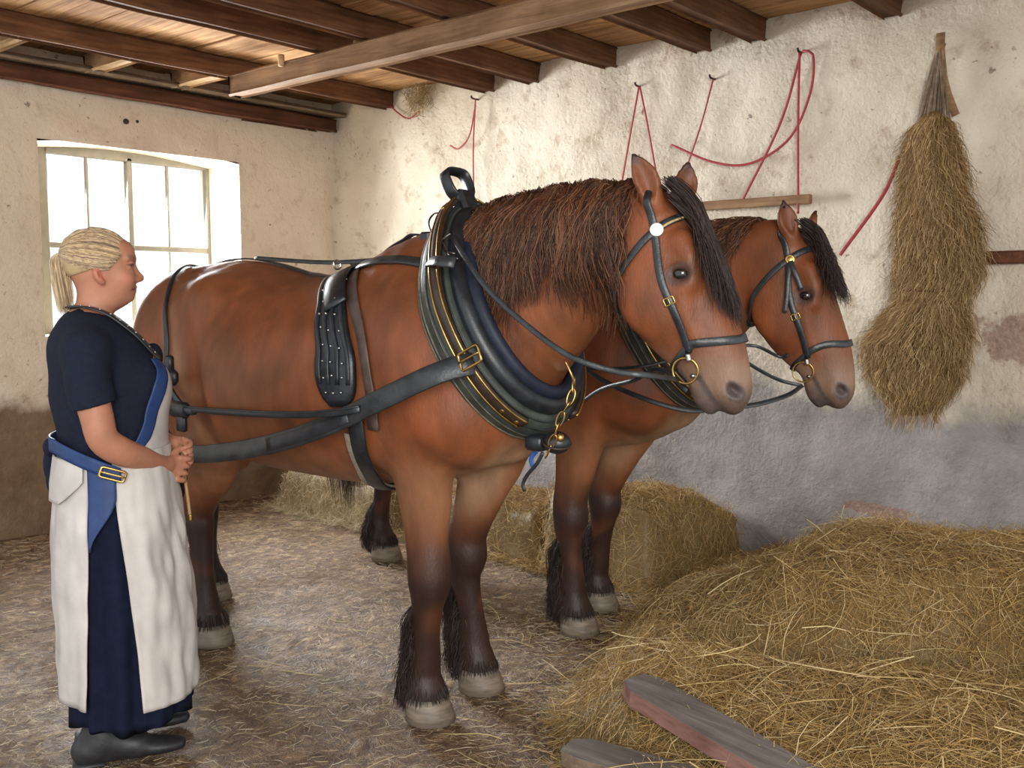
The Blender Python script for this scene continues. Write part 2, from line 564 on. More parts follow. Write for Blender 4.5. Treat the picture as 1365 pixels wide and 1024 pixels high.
# ---------------------------------------------------------------- the horses
def horse(H):
    yc = H['yc']; dx = H['dx']
    f = Field((-4.5 + dx, yc - .5, -.01), (-1.0 + dx, yc + .5, 1.95 + H.get('dz', 0)), H['h'])
    def T(x, y, z): return (x + dx, yc + y, z)
    # trunk: x, top, bottom, half width
    tr = [(-3.84, 1.47, .98, .25), (-3.72, 1.575, .90, .325), (-3.55, 1.60, .85, .365), (-3.35, 1.575, .80, .375),
          (-3.1, 1.525, .765, .385), (-2.85, 1.51, .755, .385), (-2.65, 1.54, .77, .37), (-2.48, 1.585, .79, .325),
          (-2.32, 1.56, .85, .30), (-2.2, 1.45, .93, .27)]
    f.tube([(x + dx, yc, (t + b) / 2, w, (t - b) / 2) for x, t, b, w in tr], k=.05, sub=3)
    f.tube([T(-2.62, 0, 1.52) + (.10, .075), T(-2.5, 0, 1.555) + (.09, .07), T(-2.36, 0, 1.58) + (.08, .07)], k=.1)   # withers
    # neck
    nk = H['neck']
    pts = []
    for (cx, cz, ux, uz, w) in nk:
        pts.append((cx / 2 + ux / 2 + dx, yc, cz / 2 + uz / 2, w, math.hypot(cx - ux, cz - uz) / 2))
    f.tube(pts, k=.08, sub=5)
    # muscles
    for s in (-1, 1):
        f.ell(T(-3.74, s * .17, 1.24), (.25, .185, .30), .1)                       # haunch
        f.ell(T(-3.42, s * .24, 1.44), (.09, .06, .06), .12)                      # hip
        f.ell(T(-2.30, s * .2, 1.22), (.15, .12, .27), .08, R=[(.93, 0, .36), (0, 1, 0), (-.36, 0, .93)])   # shoulder
        f.ell(T(-2.16, s * .15, 1.06), (.13, .125, .14), .06)
        f.ell(T(-2.43, s * .2, 1.02), (.15, .10, .13), .07)                       # triceps
        f.ell(T(-2.13, s * .085, 1.02), (.09, .085, .11), .08)                      # breast
        f.ell(T(-3.1, s * .2, 1.08), (.4, .2, .25), .1)
    f.ell(T(-3.38, -.4, 1.12), (.07, .05, .22), .1, neg=True, R=[(.92, 0, .39), (0, 1, 0), (-.39, 0, .92)])
    f.ell(T(-3.38, .4, 1.12), (.07, .05, .22), .1, neg=True, R=[(.92, 0, .39), (0, 1, 0), (-.39, 0, .92)])
    for leg in H['legs']:
        f.tube([T(*r[:3]) + tuple(r[3:]) for r in leg['rows']], k=.045, sub=3)
    # dock of the tail
    f.tube([T(-3.98, 0, 1.43) + (.045, .05), T(-4.07, 0, 1.36) + (.04, .045), T(-4.12, 0, 1.2) + (.03, .03), T(-4.13, 0, 1.0) + (.02, .02)], k=.06)
    # head
    t = math.radians(H['tilt']); yw = math.radians(H.get('yaw', 0)); S = H['hs']
    A = np.array([math.sin(t) * math.cos(yw), math.sin(t) * math.sin(yw), -math.cos(t)])
    B = np.array([math.cos(t) * math.cos(yw), math.cos(t) * math.sin(yw), math.sin(t)])
    C = np.cross(A, B); C = C if C[1] > 0 else -C
    P0 = np.array(H['poll'], float)
    def Hd(a, b, c): return P0 + (A * a + B * b + C * c) * S
    Rm = [A, B, C]
    hs = [(-.01, .03, -.16, .07), (.09, .07, -.195, .09), (.19, .082, -.205, .10), (.28, .085, -.205, .094), (.36, .085, -.175, .08),
          (.44, .082, -.13, .068), (.51, .067, -.095, .057), (.565, .047, -.078, .055), (.602, .018, -.06, .049)]
    f.tube([tuple(Hd(a, (t_ + b_) / 2, 0)) + (w * S, (t_ - b_) / 2 * S) for a, t_, b_, w in hs], k=.04, side=C, sub=4)
    for s in (-1, 1):
        f.ell(Hd(.24, -.105, s * .058), np.array((.125, .10, .052)) * S, .03, R=Rm)      # cheek
        f.tube([tuple(Hd(.14, .04, s * .072)) + (.03 * S,), tuple(Hd(.2, .045, s * .082)) + (.026 * S,), tuple(Hd(.26, .02, s * .085)) + (.02 * S,)], k=.03)   # brow
        f.tube([tuple(Hd(.27, -.012, s * .083)) + (.016 * S,), tuple(Hd(.35, -.03, s * .074)) + (.014 * S,), tuple(Hd(.42, -.035, s * .062)) + (.01 * S,)], k=.025)  # facial crest
        # eye: long axis runs forward, inner corner lower
        e1 = unit(B * .9 + A * .42); e2 = unit(-A * .9 + B * .42); ec = Hd(.225, .006, s * .088)
        def Ey(p, q, o): return tuple(ec + (e1 * p * 1.2 + e2 * q * 1.15 + C * s * o) * S)
        f.ell(Ey(0, 0, .006), np.array((.032, .0185, .018)) * S, .006, R=[e1, e2, C], neg=True)
        f.tube([Ey(-.028, -.002, .002) + (.007 * S,), Ey(-.016, .012, .0065) + (.0085 * S,), Ey(0, .0175, .0085) + (.0095 * S,), Ey(.016, .012, .006) + (.008 * S,), Ey(.031, -.006, -.002) + (.006 * S,)], k=.008)
        f.tube([Ey(-.028, -.002, .002) + (.006 * S,), Ey(-.012, -.013, .005) + (.007 * S,), Ey(.008, -.015, .005) + (.007 * S,), Ey(.031, -.006, -.002) + (.006 * S,)], k=.008)
        f.ell(Hd(.572, .002, s * .034), np.array((.034, .028, .024)) * S, .035, R=Rm)
        f.ell(Hd(.578, .010, s * .060), np.array((.028, .013, .026)) * S, .008, R=[unit(A + B * .5), unit(B - A * .5), C], neg=True)
        f.tube([tuple(Hd(.505, -.070, s * .056)) + (.007 * S,), tuple(Hd(.55, -.060, s * .058)) + (.009 * S,), tuple(Hd(.60, -.050, s * .045)) + (.010 * S,), tuple(Hd(.635, -.045, s * .02)) + (.010 * S,)], k=.008, neg=True)  # mouth
        # ears
        e = H['ears'][0 if s < 0 else 1]
        eb, em, et, ef = [np.array(q, float) for q in e]
        ax = unit(et - eb); fr = unit(ef - ef @ ax * ax); sd = np.cross(ax, fr)
        f.tube([tuple(eb) + (.028 * S, .03 * S), tuple(eb * .65 + em * .35) + (.032 * S, .03 * S), tuple(em) + (.038 * S, .026 * S),
                tuple(em * .5 + et * .5) + (.027 * S, .016 * S), tuple(et) + (.005, .005)], k=.02, side=sd)
        f.tube([tuple(eb + ax * .035 + fr * .027) + (.012 * S, .02 * S), tuple(em + fr * .02) + (.026 * S, .02 * S),
                tuple(em * .45 + et * .55 + fr * .012) + (.015 * S, .012 * S), tuple(et + fr * .008 - ax * .02) + (.003, .003)], k=.008, side=sd, neg=True)
    f.ell(Hd(.572, -.086, 0), np.array((.046, .026, .036)) * S, .02, R=Rm)        # lower lip
    f.ell(Hd(.535, -.088, 0), np.array((.05, .03, .04)) * S, .03, R=Rm)
    V, F = f.mesh()
    V = relax(V, F, 3, .5)
    # coat colours
    rel = (V - P0) / S
    ha = rel @ A; hb = rel @ B; hc = rel @ C
    nz = np.array([noise.noise(Vector(p) * 9) for p in V.tolist()])
    x = V[:, 0] - dx; y = V[:, 1] - yc; z = V[:, 2]
    front = x > -3.0
    head = (ha > .05) & (z > .95) & (x > -1.85)
    nb = np.array([noise.noise(Vector((p[0] * 3.2, p[1] * 3.2, p[2] * 3.2 + 5))) + .5 * noise.noise(Vector((p[0] * 22, p[1] * 22, p[2] * 16))) for p in V.tolist()])
    col = np.tile(BAY, (len(V), 1)) * (1 + .22 * nz[:, None] + .30 * nb[:, None])
    col[:, 1:] *= (1 - .14 * np.clip(nb, -1, 1))[:, None]
    lite = np.array([.34, .17, .085])
    belly = sstep(1.0, .80, z) * sstep(.55, .8, z)
    col = col * (1 - .45 * belly[:, None]) + lite * .45 * belly[:, None]
    inner = sstep(.16, .06, np.abs(y)) * sstep(.6, .75, z) * sstep(1.05, .9, z) * front
    col = col * (1 - .7 * inner[:, None]) + np.array([.42, .27, .16]) * .7 * inner[:, None]
    flank = np.exp(-(((x + 3.47) - .35 * (1.1 - z)) / .045) ** 2) * sstep(.75, .95, z) * sstep(1.5, 1.3, z)
    col = col * (1 - .4 * flank[:, None]) + np.array([.5, .28, .15]) * .4 * flank[:, None]
    dark = np.array([.022, .013, .011])
    w = np.where(front, sstep(.74 + .06 * nz, .50 + .06 * nz, z), sstep(.72 + .06 * nz, .48, z))
    w = np.clip(w, 0, 1) * .93
    w = w * np.clip(1 - .35 * np.exp(-((z - .36) / .08) ** 2) * sstep(-.1, .4, nz), 0, 1)
    col = col * (1 - w[:, None]) + dark * w[:, None]
    mz = sstep(.40, .52, ha + .30 * (-hb) - .012 + .03 * nz) * head
    pale = np.array([.27, .18, .125])
    col = col * (1 - mz[:, None] * .8) + pale * mz[:, None] * .8
    mth = np.interp(ha, [.5, .55, .6, .64], [-.070, -.062, -.055, -.05])
    lip = np.clip(sstep(.555, .62, ha) * .75 + sstep(.036, .022, np.hypot(ha - .578, (hb - .010) * 1.3)) * 1.3 + sstep(.012, .004, np.abs(hb - mth)) * (ha > .495) + sstep(-.06, -.075, hb) * sstep(.50, .55, ha) * .75, 0, 1) * head * .85
    col = col * (1 - lip[:, None]) + np.array([.055, .045, .048]) * lip[:, None]
    eyew = sstep(.052, .030, np.hypot((ha - .225) * 1.25, (hb - .006))) * (np.abs(hc) > .05) * head * .8
    col = col * (1 - eyew[:, None]) + np.array([.05, .03, .025]) * eyew[:, None]
    for i in (0, 1):
        et = np.array(H['ears'][i][2]); d = np.linalg.norm(V - et, axis=1)
        ew = sstep(.055, .012, d) * .9
        col = col * (1 - ew[:, None]) + dark * ew[:, None]
    tail = (x < -4.02) & (z < 1.45)
    col[tail] = dark
    root = thing('horse', H['label'], 'horse', (-3.0 + dx, yc, 0))
    body = put('body', V, F, M['coat'], root, color=col)
    bv = bvh_of(V, F)
    for s in (-1, 1):
        e = MB().add(*ball_vf(Hd(.225, .006, s * .0755), .0265 * S, nu=24, nv=16))
        e.put('eye', M['eye'], root)
    for leg in H['legs']:
        hx, hy = leg['hoof']; rings = [(0, .095, .086, .012), (.03, .09, .082, .006), (.06, .083, .076, -.002), (.08, .076, .07, -.01), (.088, .06, .058, -.012)]
        vs = []; n = 28
        for z0, rx, ry, sh in rings:
            for j in range(n):
                a = 2 * math.pi * j / n
                ca = math.cos(a)
                vs.append((hx + dx + sh + rx * ca * (1 if ca > 0 else .85), yc + hy + ry * math.sin(a), z0 + .004))
        fs = []
        for i in range(len(rings) - 1):
            for j in range(n): fs.append((i * n + j, i * n + (j + 1) % n, (i + 1) * n + (j + 1) % n, (i + 1) * n + j))
        fs.append(tuple(range(n))[::-1]); fs.append(tuple((len(rings) - 1) * n + j for j in range(n)))
        put('hoof', vs, fs, M['hoof'], root)
        # feather: long hair from the back of the cannon down over the hoof
        N = leg.get('feather', 1700)
        if N:
            K = 7
            L = []
            rows = np.array(leg['rows'])
            zt = rng.uniform(.09, leg.get('ftop', .43), N)
            cx = np.interp(zt, rows[::-1, 2], rows[::-1, 0]); cy = np.interp(zt, rows[::-1, 2], rows[::-1, 1]); rr = np.interp(zt, rows[::-1, 2], rows[::-1, 4])
            an = math.pi + rng.normal(0, .75, N) * np.interp(zt, [.09, .14, .2, .40], [2.6, 1.6, 1, .5])
            out = rng.uniform(.012, .078, N) * np.interp(zt, [.09, .2, .4], [.5, 1, .8]) * np.interp(np.abs(an - math.pi), [0, .8, 2.5], [1, .6, .25])
            ln = rng.uniform(.09, .22, N) * np.interp(np.abs(an - math.pi), [0, 1.2, 2.5], [1, .7, .4]); ln = np.minimum(ln, zt - .03)
            for k in range(K):
                u = k / (K - 1)
                rad = rr * .8 + out * math.sin(min(u * 2.2, 1.57)) * (1 + .2 * u)
                px_ = cx + dx + np.cos(an) * rad; py_ = cy + yc + np.sin(an) * rad * .9
                pz_ = zt - ln * u
                L.append(np.stack([px_ + .006 * np.sin(u * 7 + zt * 90), py_, pz_], 1))
            P = np.stack(L, 1)
            nf_ = 420      # short fringe falling over the top of the hoof all round
            an = rng.uniform(0, 2 * math.pi, nf_); z1 = rng.uniform(.10, .135, nf_); l1 = rng.uniform(.03, .06, nf_)
            L = []
            for k in range(K):
                u = k / (K - 1); ra = .062 + .022 * u
                L.append(np.stack([hx + dx - .012 + np.cos(an) * ra * 1.05, hy + yc + np.sin(an) * ra * .97, z1 - l1 * u], 1))
            P = np.concatenate([P, np.stack(L, 1)]); N = len(P)
            v, q = strands(P, rng.uniform(.0009, .0018, N))
            put('feather_hair', v, q, M['hair'], root, color=strand_cols(N, K, 3, [(.025, .015, .012), (.04, .025, .02), (.06, .04, .032), (.02, .013, .012)]))
    # tail
    N = 700; K = 14
    st = np.stack([rng.normal(-4.10, .02, N) + dx, rng.normal(0, .02, N) + yc, rng.uniform(1.05, 1.4, N)], 1)
    zl = rng.uniform(.28, .6, N); a = rng.uniform(0, 6.28, N); sp = rng.uniform(.0, .10, N)
    L = []
    for k in range(K):
        u = k / (K - 1)
        L.append(np.stack([st[:, 0] - .05 * math.sin(u * 2) + np.cos(a) * sp * math.sin(min(1.6, u * 2.4)) + .01 * np.sin(u * 9 + a),
                           st[:, 1] + np.sin(a) * sp * math.sin(min(1.6, u * 2.4)) + .008 * np.cos(u * 8 + a),
                           st[:, 2] * (1 - u) + zl * u], 1))
    v, q = strands(np.stack(L, 1), rng.uniform(.001, .002, N))
    put('tail', v, q, M['hair'], root, color=strand_cols(N, K, 3, [(.03, .017, .012), (.06, .03, .018), (.13, .07, .035), (.02, .012, .01)]))
    return dict(root=root, body=body, bvh=bv, Hd=Hd, A=A, B=B, C=C, S=S, yc=yc, dx=dx, T=T, V=V)

def frontleg(hx, kx, ex, y, hy=None):
    """rows: x, y, z, side radius, fore-aft radius (elbow down)"""
    hy = y if hy is None else hy
    return dict(hoof=(hx, hy), rows=[
        (ex - .02, y * 1.15, 1.05, .10, .14), (ex, y * 1.08, .92, .09, .125), (ex * .6 + kx * .4, y, .78, .08, .102),
        (ex * .25 + kx * .75, y, .65, .067, .080), (kx + .004, y, .57, .070, .077), (kx + .008, y, .50, .072, .077), (kx - .002, y, .43, .055, .060),
        (kx * .6 + hx * .4 - .008, y * .6 + hy * .4, .32, .045, .052), (kx * .2 + hx * .8 - .022, hy, .2, .056, .064),
        (hx - .022, hy, .145, .06, .066), (hx - .010, hy, .10, .069, .074), (hx - .008, hy, .065, .069, .075)])

def hindleg(hx, y, hk=None, hy=None, st=-3.45):
    hy = y if hy is None else hy
    hk = hx - .06 if hk is None else hk
    return dict(hoof=(hx, hy), ftop=.32, rows=[
        (-3.68, y * .9, 1.22, .15, .24), (-3.60, y, 1.05, .14, .225), (st - .05, y, .90, .115, .17), (st * .65 + hk * .35 , y, .76, .088, .13),
        (st * .25 + hk * .75, y, .65, .064, .092), (hk - .012, y, .56, .056, .084), (hk - .005, y, .50, .056, .076), (hk + .005, y, .43, .048, .058),
        (hk * .5 + hx * .5 - .02, y * .5 + hy * .5, .30, .044, .052), (hx - .05, hy, .2, .055, .064),
        (hx - .03, hy, .14, .06, .066), (hx - .015, hy, .10, .069, .074), (hx - .012, hy, .065, .069, .075)])
NECK_N = [(-2.62, 1.55, -2.02, .98, .27), (-2.33, 1.665, -1.93, 1.12, .195), (-2.06, 1.735, -1.80, 1.27, .14), (-1.84, 1.765, -1.71, 1.38, .115), (-1.66, 1.765, -1.62, 1.46, .098), (-1.53, 1.74, -1.53, 1.53, .08)]
near = horse(dict(yc=2.41, dx=0, h=.0085, neck=NECK_N, tilt=24, yaw=14, hs=1.0, poll=(-1.515, 2.41, 1.715),
    ears=[((-1.485, 2.35, 1.70), (-1.50, 2.325, 1.775), (-1.535, 2.305, 1.848), (.55, -.85, 0)),
          ((-1.485, 2.47, 1.70), (-1.475, 2.495, 1.77), (-1.470, 2.50, 1.84), (.75, -.65, .0))],
    legs=[frontleg(-2.335, -2.30, -2.32, -.155, -.13), frontleg(-2.375, -2.42, -2.27, .155, .175),
          hindleg(-3.555, -.2), hindleg(-4.10, .15, hk=-4.12, st=-3.78)],
    label='large bay draught horse nearest the camera, wearing a broad collar and back saddle'))
NECK_F = [(x - .06, z - .03, x2 - .06, z2 - .05, w) for x, z, x2, z2, w in NECK_N]
far = horse(dict(yc=3.46, dx=0, h=.010, neck=NECK_F, tilt=20, yaw=12, hs=1.04, poll=(-1.60, 3.46, 1.67),
    ears=[((-1.565, 3.40, 1.655), (-1.57, 3.375, 1.73), (-1.585, 3.37, 1.80), (.75, -.6, 0)),
          ((-1.565, 3.52, 1.655), (-1.54, 3.54, 1.72), (-1.535, 3.545, 1.775), (.85, .4, .0))],
    legs=[frontleg(-2.46, -2.49, -2.42, -.17, -.15), frontleg(-2.59, -2.55, -2.38, .17, .19),
          hindleg(-3.28, -.18), hindleg(-3.99, .12, hk=-4.0, st=-3.6)],
    label='bay draught horse with a round gold rosette, standing behind the nearer horse by the wall'))
# ---------------------------------------------------------------- manes and forelocks
def mane(h, crest, N, length, name='mane', cols=None, sidebias=1.0, x0=None, x1=None):
    """long hair rooted on the crest, lying over the camera side of the neck"""
    crest = np.array(crest, float)
    K = 12
    out = []
    for i in range(N):
        t = rng.uniform(0, 1)
        x = np.interp(t, np.linspace(0, 1, len(crest)), crest[:, 0]) + rng.normal(0, .008)
        zc = np.interp(x, crest[::1, 0], crest[:, 1])
        cl = noise.noise(Vector((x * 28, 1.5, 0))); cl2 = noise.noise(Vector((x * 13, 7.5, 0)))
        L = length * (1.0 + .45 * cl2) * (rng.uniform(.5, 1.1) if rng.random() < .8 else rng.uniform(.2, .6)) * np.interp(t, [0, .12, .5, .9, 1], [.3, .7, 1, 1.05, .8])
        lean = rng.normal(-.02, .022) + .10 * cl + h.get('lean', 0)
        ph = rng.uniform(0, 6.28); lift = rng.uniform(.004, .028) * (1.3 if t > .1 else .8); yj = rng.normal(0, .014)
        pts = []
        wav = .005 + .008 * rng.random() + .008 * abs(cl)
        for k in range(K):
            u = k / (K - 1)
            s = L * u
            xx = x + lean * u + wav * math.sin(u * 13 + ph * .2 + x * 40)
            zz = zc - .012 + .022 * math.sin(min(1, u * 5) * 1.57) - max(0, s - .02) * .97
            hit = h['bvh'].ray_cast(Vector((xx, h['yc'] - .7, zz)), Vector((0, 1, 0)), 1.2)
            if k == 0: yy = h['yc'] + yj
            elif hit[0] is not None:
                yy = min(hit[0][1] - lift * (1 - .3 * u), h['yc'] + yj)
                if hit[0][1] > h['yc']: yy = h['yc'] - .01
            else: yy = h['yc'] - .012 * u * 4 + yj * (1 - u)
            pts.append((xx, yy, zz))
        pts = np.array(pts)
        for _ in range(2): pts[1:-1, 1] = pts[1:-1, 1] * .5 + (pts[:-2, 1] + pts[2:, 1]) * .25
        out.append(pts)
    P = np.array(out)
    v, q = strands(P, rng.uniform(.0011, .0024, N))
    cols = cols or [(.045, .020, .012), (.10, .038, .018), (.15, .056, .025), (.055, .025, .015), (.19, .09, .045)]
    return put(name, v, q, M['hair'], h['root'], color=strand_cols(N, K, 3, cols))

def forelock(h, N, length, side=-1, spread=.05, flare=0.):
    Hd, S = h['Hd'], h['S']; K = 12; out = []
    for i in range(N):
        c0 = rng.normal(0, .030); a0 = rng.uniform(-.045, .05)
        c1 = side * .02 + rng.normal(0, spread); L = length * rng.uniform(.6, 1.08)
        lift = rng.uniform(.006, .03)
        ph = rng.uniform(0, 6.28)
        pts = []
        for k in range(K):
            u = k / (K - 1)
            a = a0 + L * u
            c = c0 * (1 - u) + c1 * u + .004 * math.sin(u * 8 + ph)
            b = .05 + .035 * math.sin(min(1, u * 2.2) * 1.57) - .035 * u * u + lift - 1.2 * c * c + flare * u * u * rng.uniform(.6, 1.1)
            pts.append(Hd(a, b, c))
        out.append(pts)
    v, q = strands(np.array(out), rng.uniform(.0009, .0019, N))
    put('forelock', v, q, M['hair'], h['root'], color=strand_cols(N, K, 3, [(.02, .013, .012), (.035, .022, .018), (.055, .035, .028)]))

mane(near, [(-2.27, 1.70), (-2.16, 1.742), (-2.06, 1.762), (-1.95, 1.778), (-1.84, 1.788), (-1.70, 1.79), (-1.54, 1.775)], 3700, .36)
forelock(near, 1500, .36, spread=.042, flare=.02)
far['lean'] = -.06
mane(far, [(-2.3, 1.66), (-2.1, 1.71), (-1.95, 1.735), (-1.8, 1.745), (-1.70, 1.74)], 800, .22)
forelock(far, 1000, .25, side=0, spread=.06, flare=.05)

# ---------------------------------------------------------------- tack
def strap_obj(name, P, N, w, t, mat, parent=None, closed=False, **k):
    v, f = sweep(P, N, sec_strap(w, t), closed)
    return put(name, v, f, mat, parent, **k)

def buckle_vf(c, T, N, w, h, r=.003):
    """rectangular frame buckle"""
    T = unit(T); N = unit(np.array(N) - np.dot(N, T) * T); B = np.cross(T, N)
    c = np.array(c, float)
    pts = [c + T * sx * w / 2 + B * sy * h / 2 for sx, sy in ((-1, -1), (1, -1), (1, 1), (-1, 1))]
    P = []
    for i in range(4):
        a, b = pts[i], pts[(i + 1) % 4]
        for t in (.08, .3, .5, .7, .92): P.append(a * (1 - t) + b * t)
    v, f = sweep(np.array(P), np.tile(N, (20, 1)), sec_round(r, n=8), True)
    v2, f2 = tube_vf([c - T * w * .5 + N * r, c + T * w * .5 + N * r], r * .8, 6, k=6)
    return MB().add(v, f).add(v2, f2)

def bridle(h, label, rose, browcol, nosecol='leather_w', extra_tie=False):
    Hd, A, B, C, S, bv = h['Hd'], h['A'], h['B'], h['C'], h['S'], h['bvh']
    root = thing('bridle', label, 'bridle', tuple(Hd(.2, 0, 0)))
    W = .021 * S
    # noseband
    nf = .452 if not extra_tie else .428
    for s in (-1, 1):
        P, N = lay(bv, [Hd(nf, .10, s * -.004), Hd(nf, .085, s * .05), Hd(nf - .018, .02, s * .085), Hd(.415, -.045, s * .09), Hd(.425, -.06, s * .09)], 40, .005)
        strap_obj('noseband', P, N, .024 * S, .004, M[nosecol], root)
    # headpiece with the two cheek straps: over the poll behind the ears down to the bit on both sides
    for s in (-1, 1):
        sw = [Hd(-.035, .035, 0), Hd(-.015, .0, s * .08), Hd(.085, -.004, s * .12), Hd(.13, -.02, s * .12), Hd(.22, -.04, s * .13), Hd(.3, -.045, s * .12), Hd(.38, -.052, s * .09), Hd(.435, -.062, s * .08)]
        P, N = lay(bv, sw, 44, .006)
        o = strap_obj('cheek_strap', P, N, W, .0045, M['leather'], root)
        i = 31
        T = unit(P[i + 1] - P[i - 1])
        buckle_vf(P[i] + N[i] * .006, T, N[i], .02 * S, .028 * S, .002).put('cheek_buckle', M['brass'], o)
        # throat lash
        tw = [Hd(.085, -.006, s * .12), Hd(.11, -.08, s * .12), Hd(.16, -.17, s * .11), Hd(.235, -.222, s * .065), Hd(.25, -.235, 0)]
        P2, N2 = lay(bv, tw, 36, .007)
        strap_obj('throat_strap', P2, N2, .021 * S, .004, M['leather_w'], root)
        # chin strap from the noseband side down to the curb
        cw = [Hd(.418, -.055, s * .09), Hd(.435, -.095, s * .08), Hd(.45, -.13, s * .05), Hd(.455, -.14, 0)]
        P3, N3 = lay(bv, cw, 20, .006)
        strap_obj('chin_strap', P3, N3, .018 * S, .004, M['leather_w'], root)
        # bit ring, lower half shows as a D
        rc = Hd(.475, -.092, s * .068)
        v, f = ring_vf(rc, C * s + A * .1, .036 * S, .0033, 30, 8)
        ro = put('bit_ring', v, f, M['brass'], root)
        v, f = tube_vf([Hd(.435, -.064, s * .08), Hd(.455, -.068, s * .078)], .008, 6)
        put('bit_hook', v, f, M['steel'], ro)
        # rosette
        rp = Hd(.087, .0, s * .115)
        hn = bv.find_nearest(Vector(rp)); n = np.array(hn[1]); p = np.array(hn[0])
        m = MB().add(*disc_vf(p + n * .011, n, rose[1], .007)); ro = m.put('rosette', M[rose[0]], root)
        if rose[0] == 'brass':
            MB().add(*ring_vf(p + n * .017, n, rose[1] * .6, .0018)).add(*ring_vf(p + n * .018, n, rose[1] * .3, .0015)).put('rosette_boss', M['brass'], ro)
        if s < 0 and extra_tie:
            P4 = resample([p + n * .012, p + n * .024 + A * .03 - B * .012, p + n * .034 + A * .07 - B * .03, p + n * .04 + A * .13 - B * .055, p + n * .04 + A * .18 - B * .08], 20)
            strap_obj('strap_end', P4, np.tile(n, (20, 1)), .016, .003, M['leather_w'], root)
            P4 = resample([p + n * .014, p + n * .028 + A * .04, p + n * .03 + A * .075 + B * .003, p + n * .03 + A * .12 + B * .004], 14)
            strap_obj('strap_end', P4, np.tile(n, (14, 1)), .018, .003, M['leather_w'], root)
    # brow band
    bw = [Hd(.085, .0, -.13), Hd(.075, .035, -.11), Hd(.07, .08, -.07), Hd(.07, .1, 0), Hd(.07, .08, .07), Hd(.075, .035, .11), Hd(.085, .0, .13)]
    P, N = lay(bv, bw, 48, .005)
    o = strap_obj('brow_band', P, N, .022 * S, .005, M['leather_w'], root)
    if browcol:
        T = tangents(P); Bn = np.cross(T, N)
        if Bn[10][2] > 0: Bn = -Bn
        v, f = sweep(P + N * .0045 + Bn * .005, N, sec_strap(.006, .0015)); put('brow_stripe', v, f, M[browcol], o)
    # mouthpiece
    v, f = tube_vf([Hd(.495, -.082, -.062), Hd(.505, -.068, 0), Hd(.495, -.082, .062)], .006, 10)
    put('mouthpiece', v, f, M['steel'], root)
    return root

bridle(near, 'black bridle with round white rosette and yellow-striped brow band, on the nearer horse', ('silver', .019), 'stitch')
bridle(far, 'black bridle with small gold rosette and hanging strap ends, on the far horse', ('brass', .0175), None, extra_tie=True)

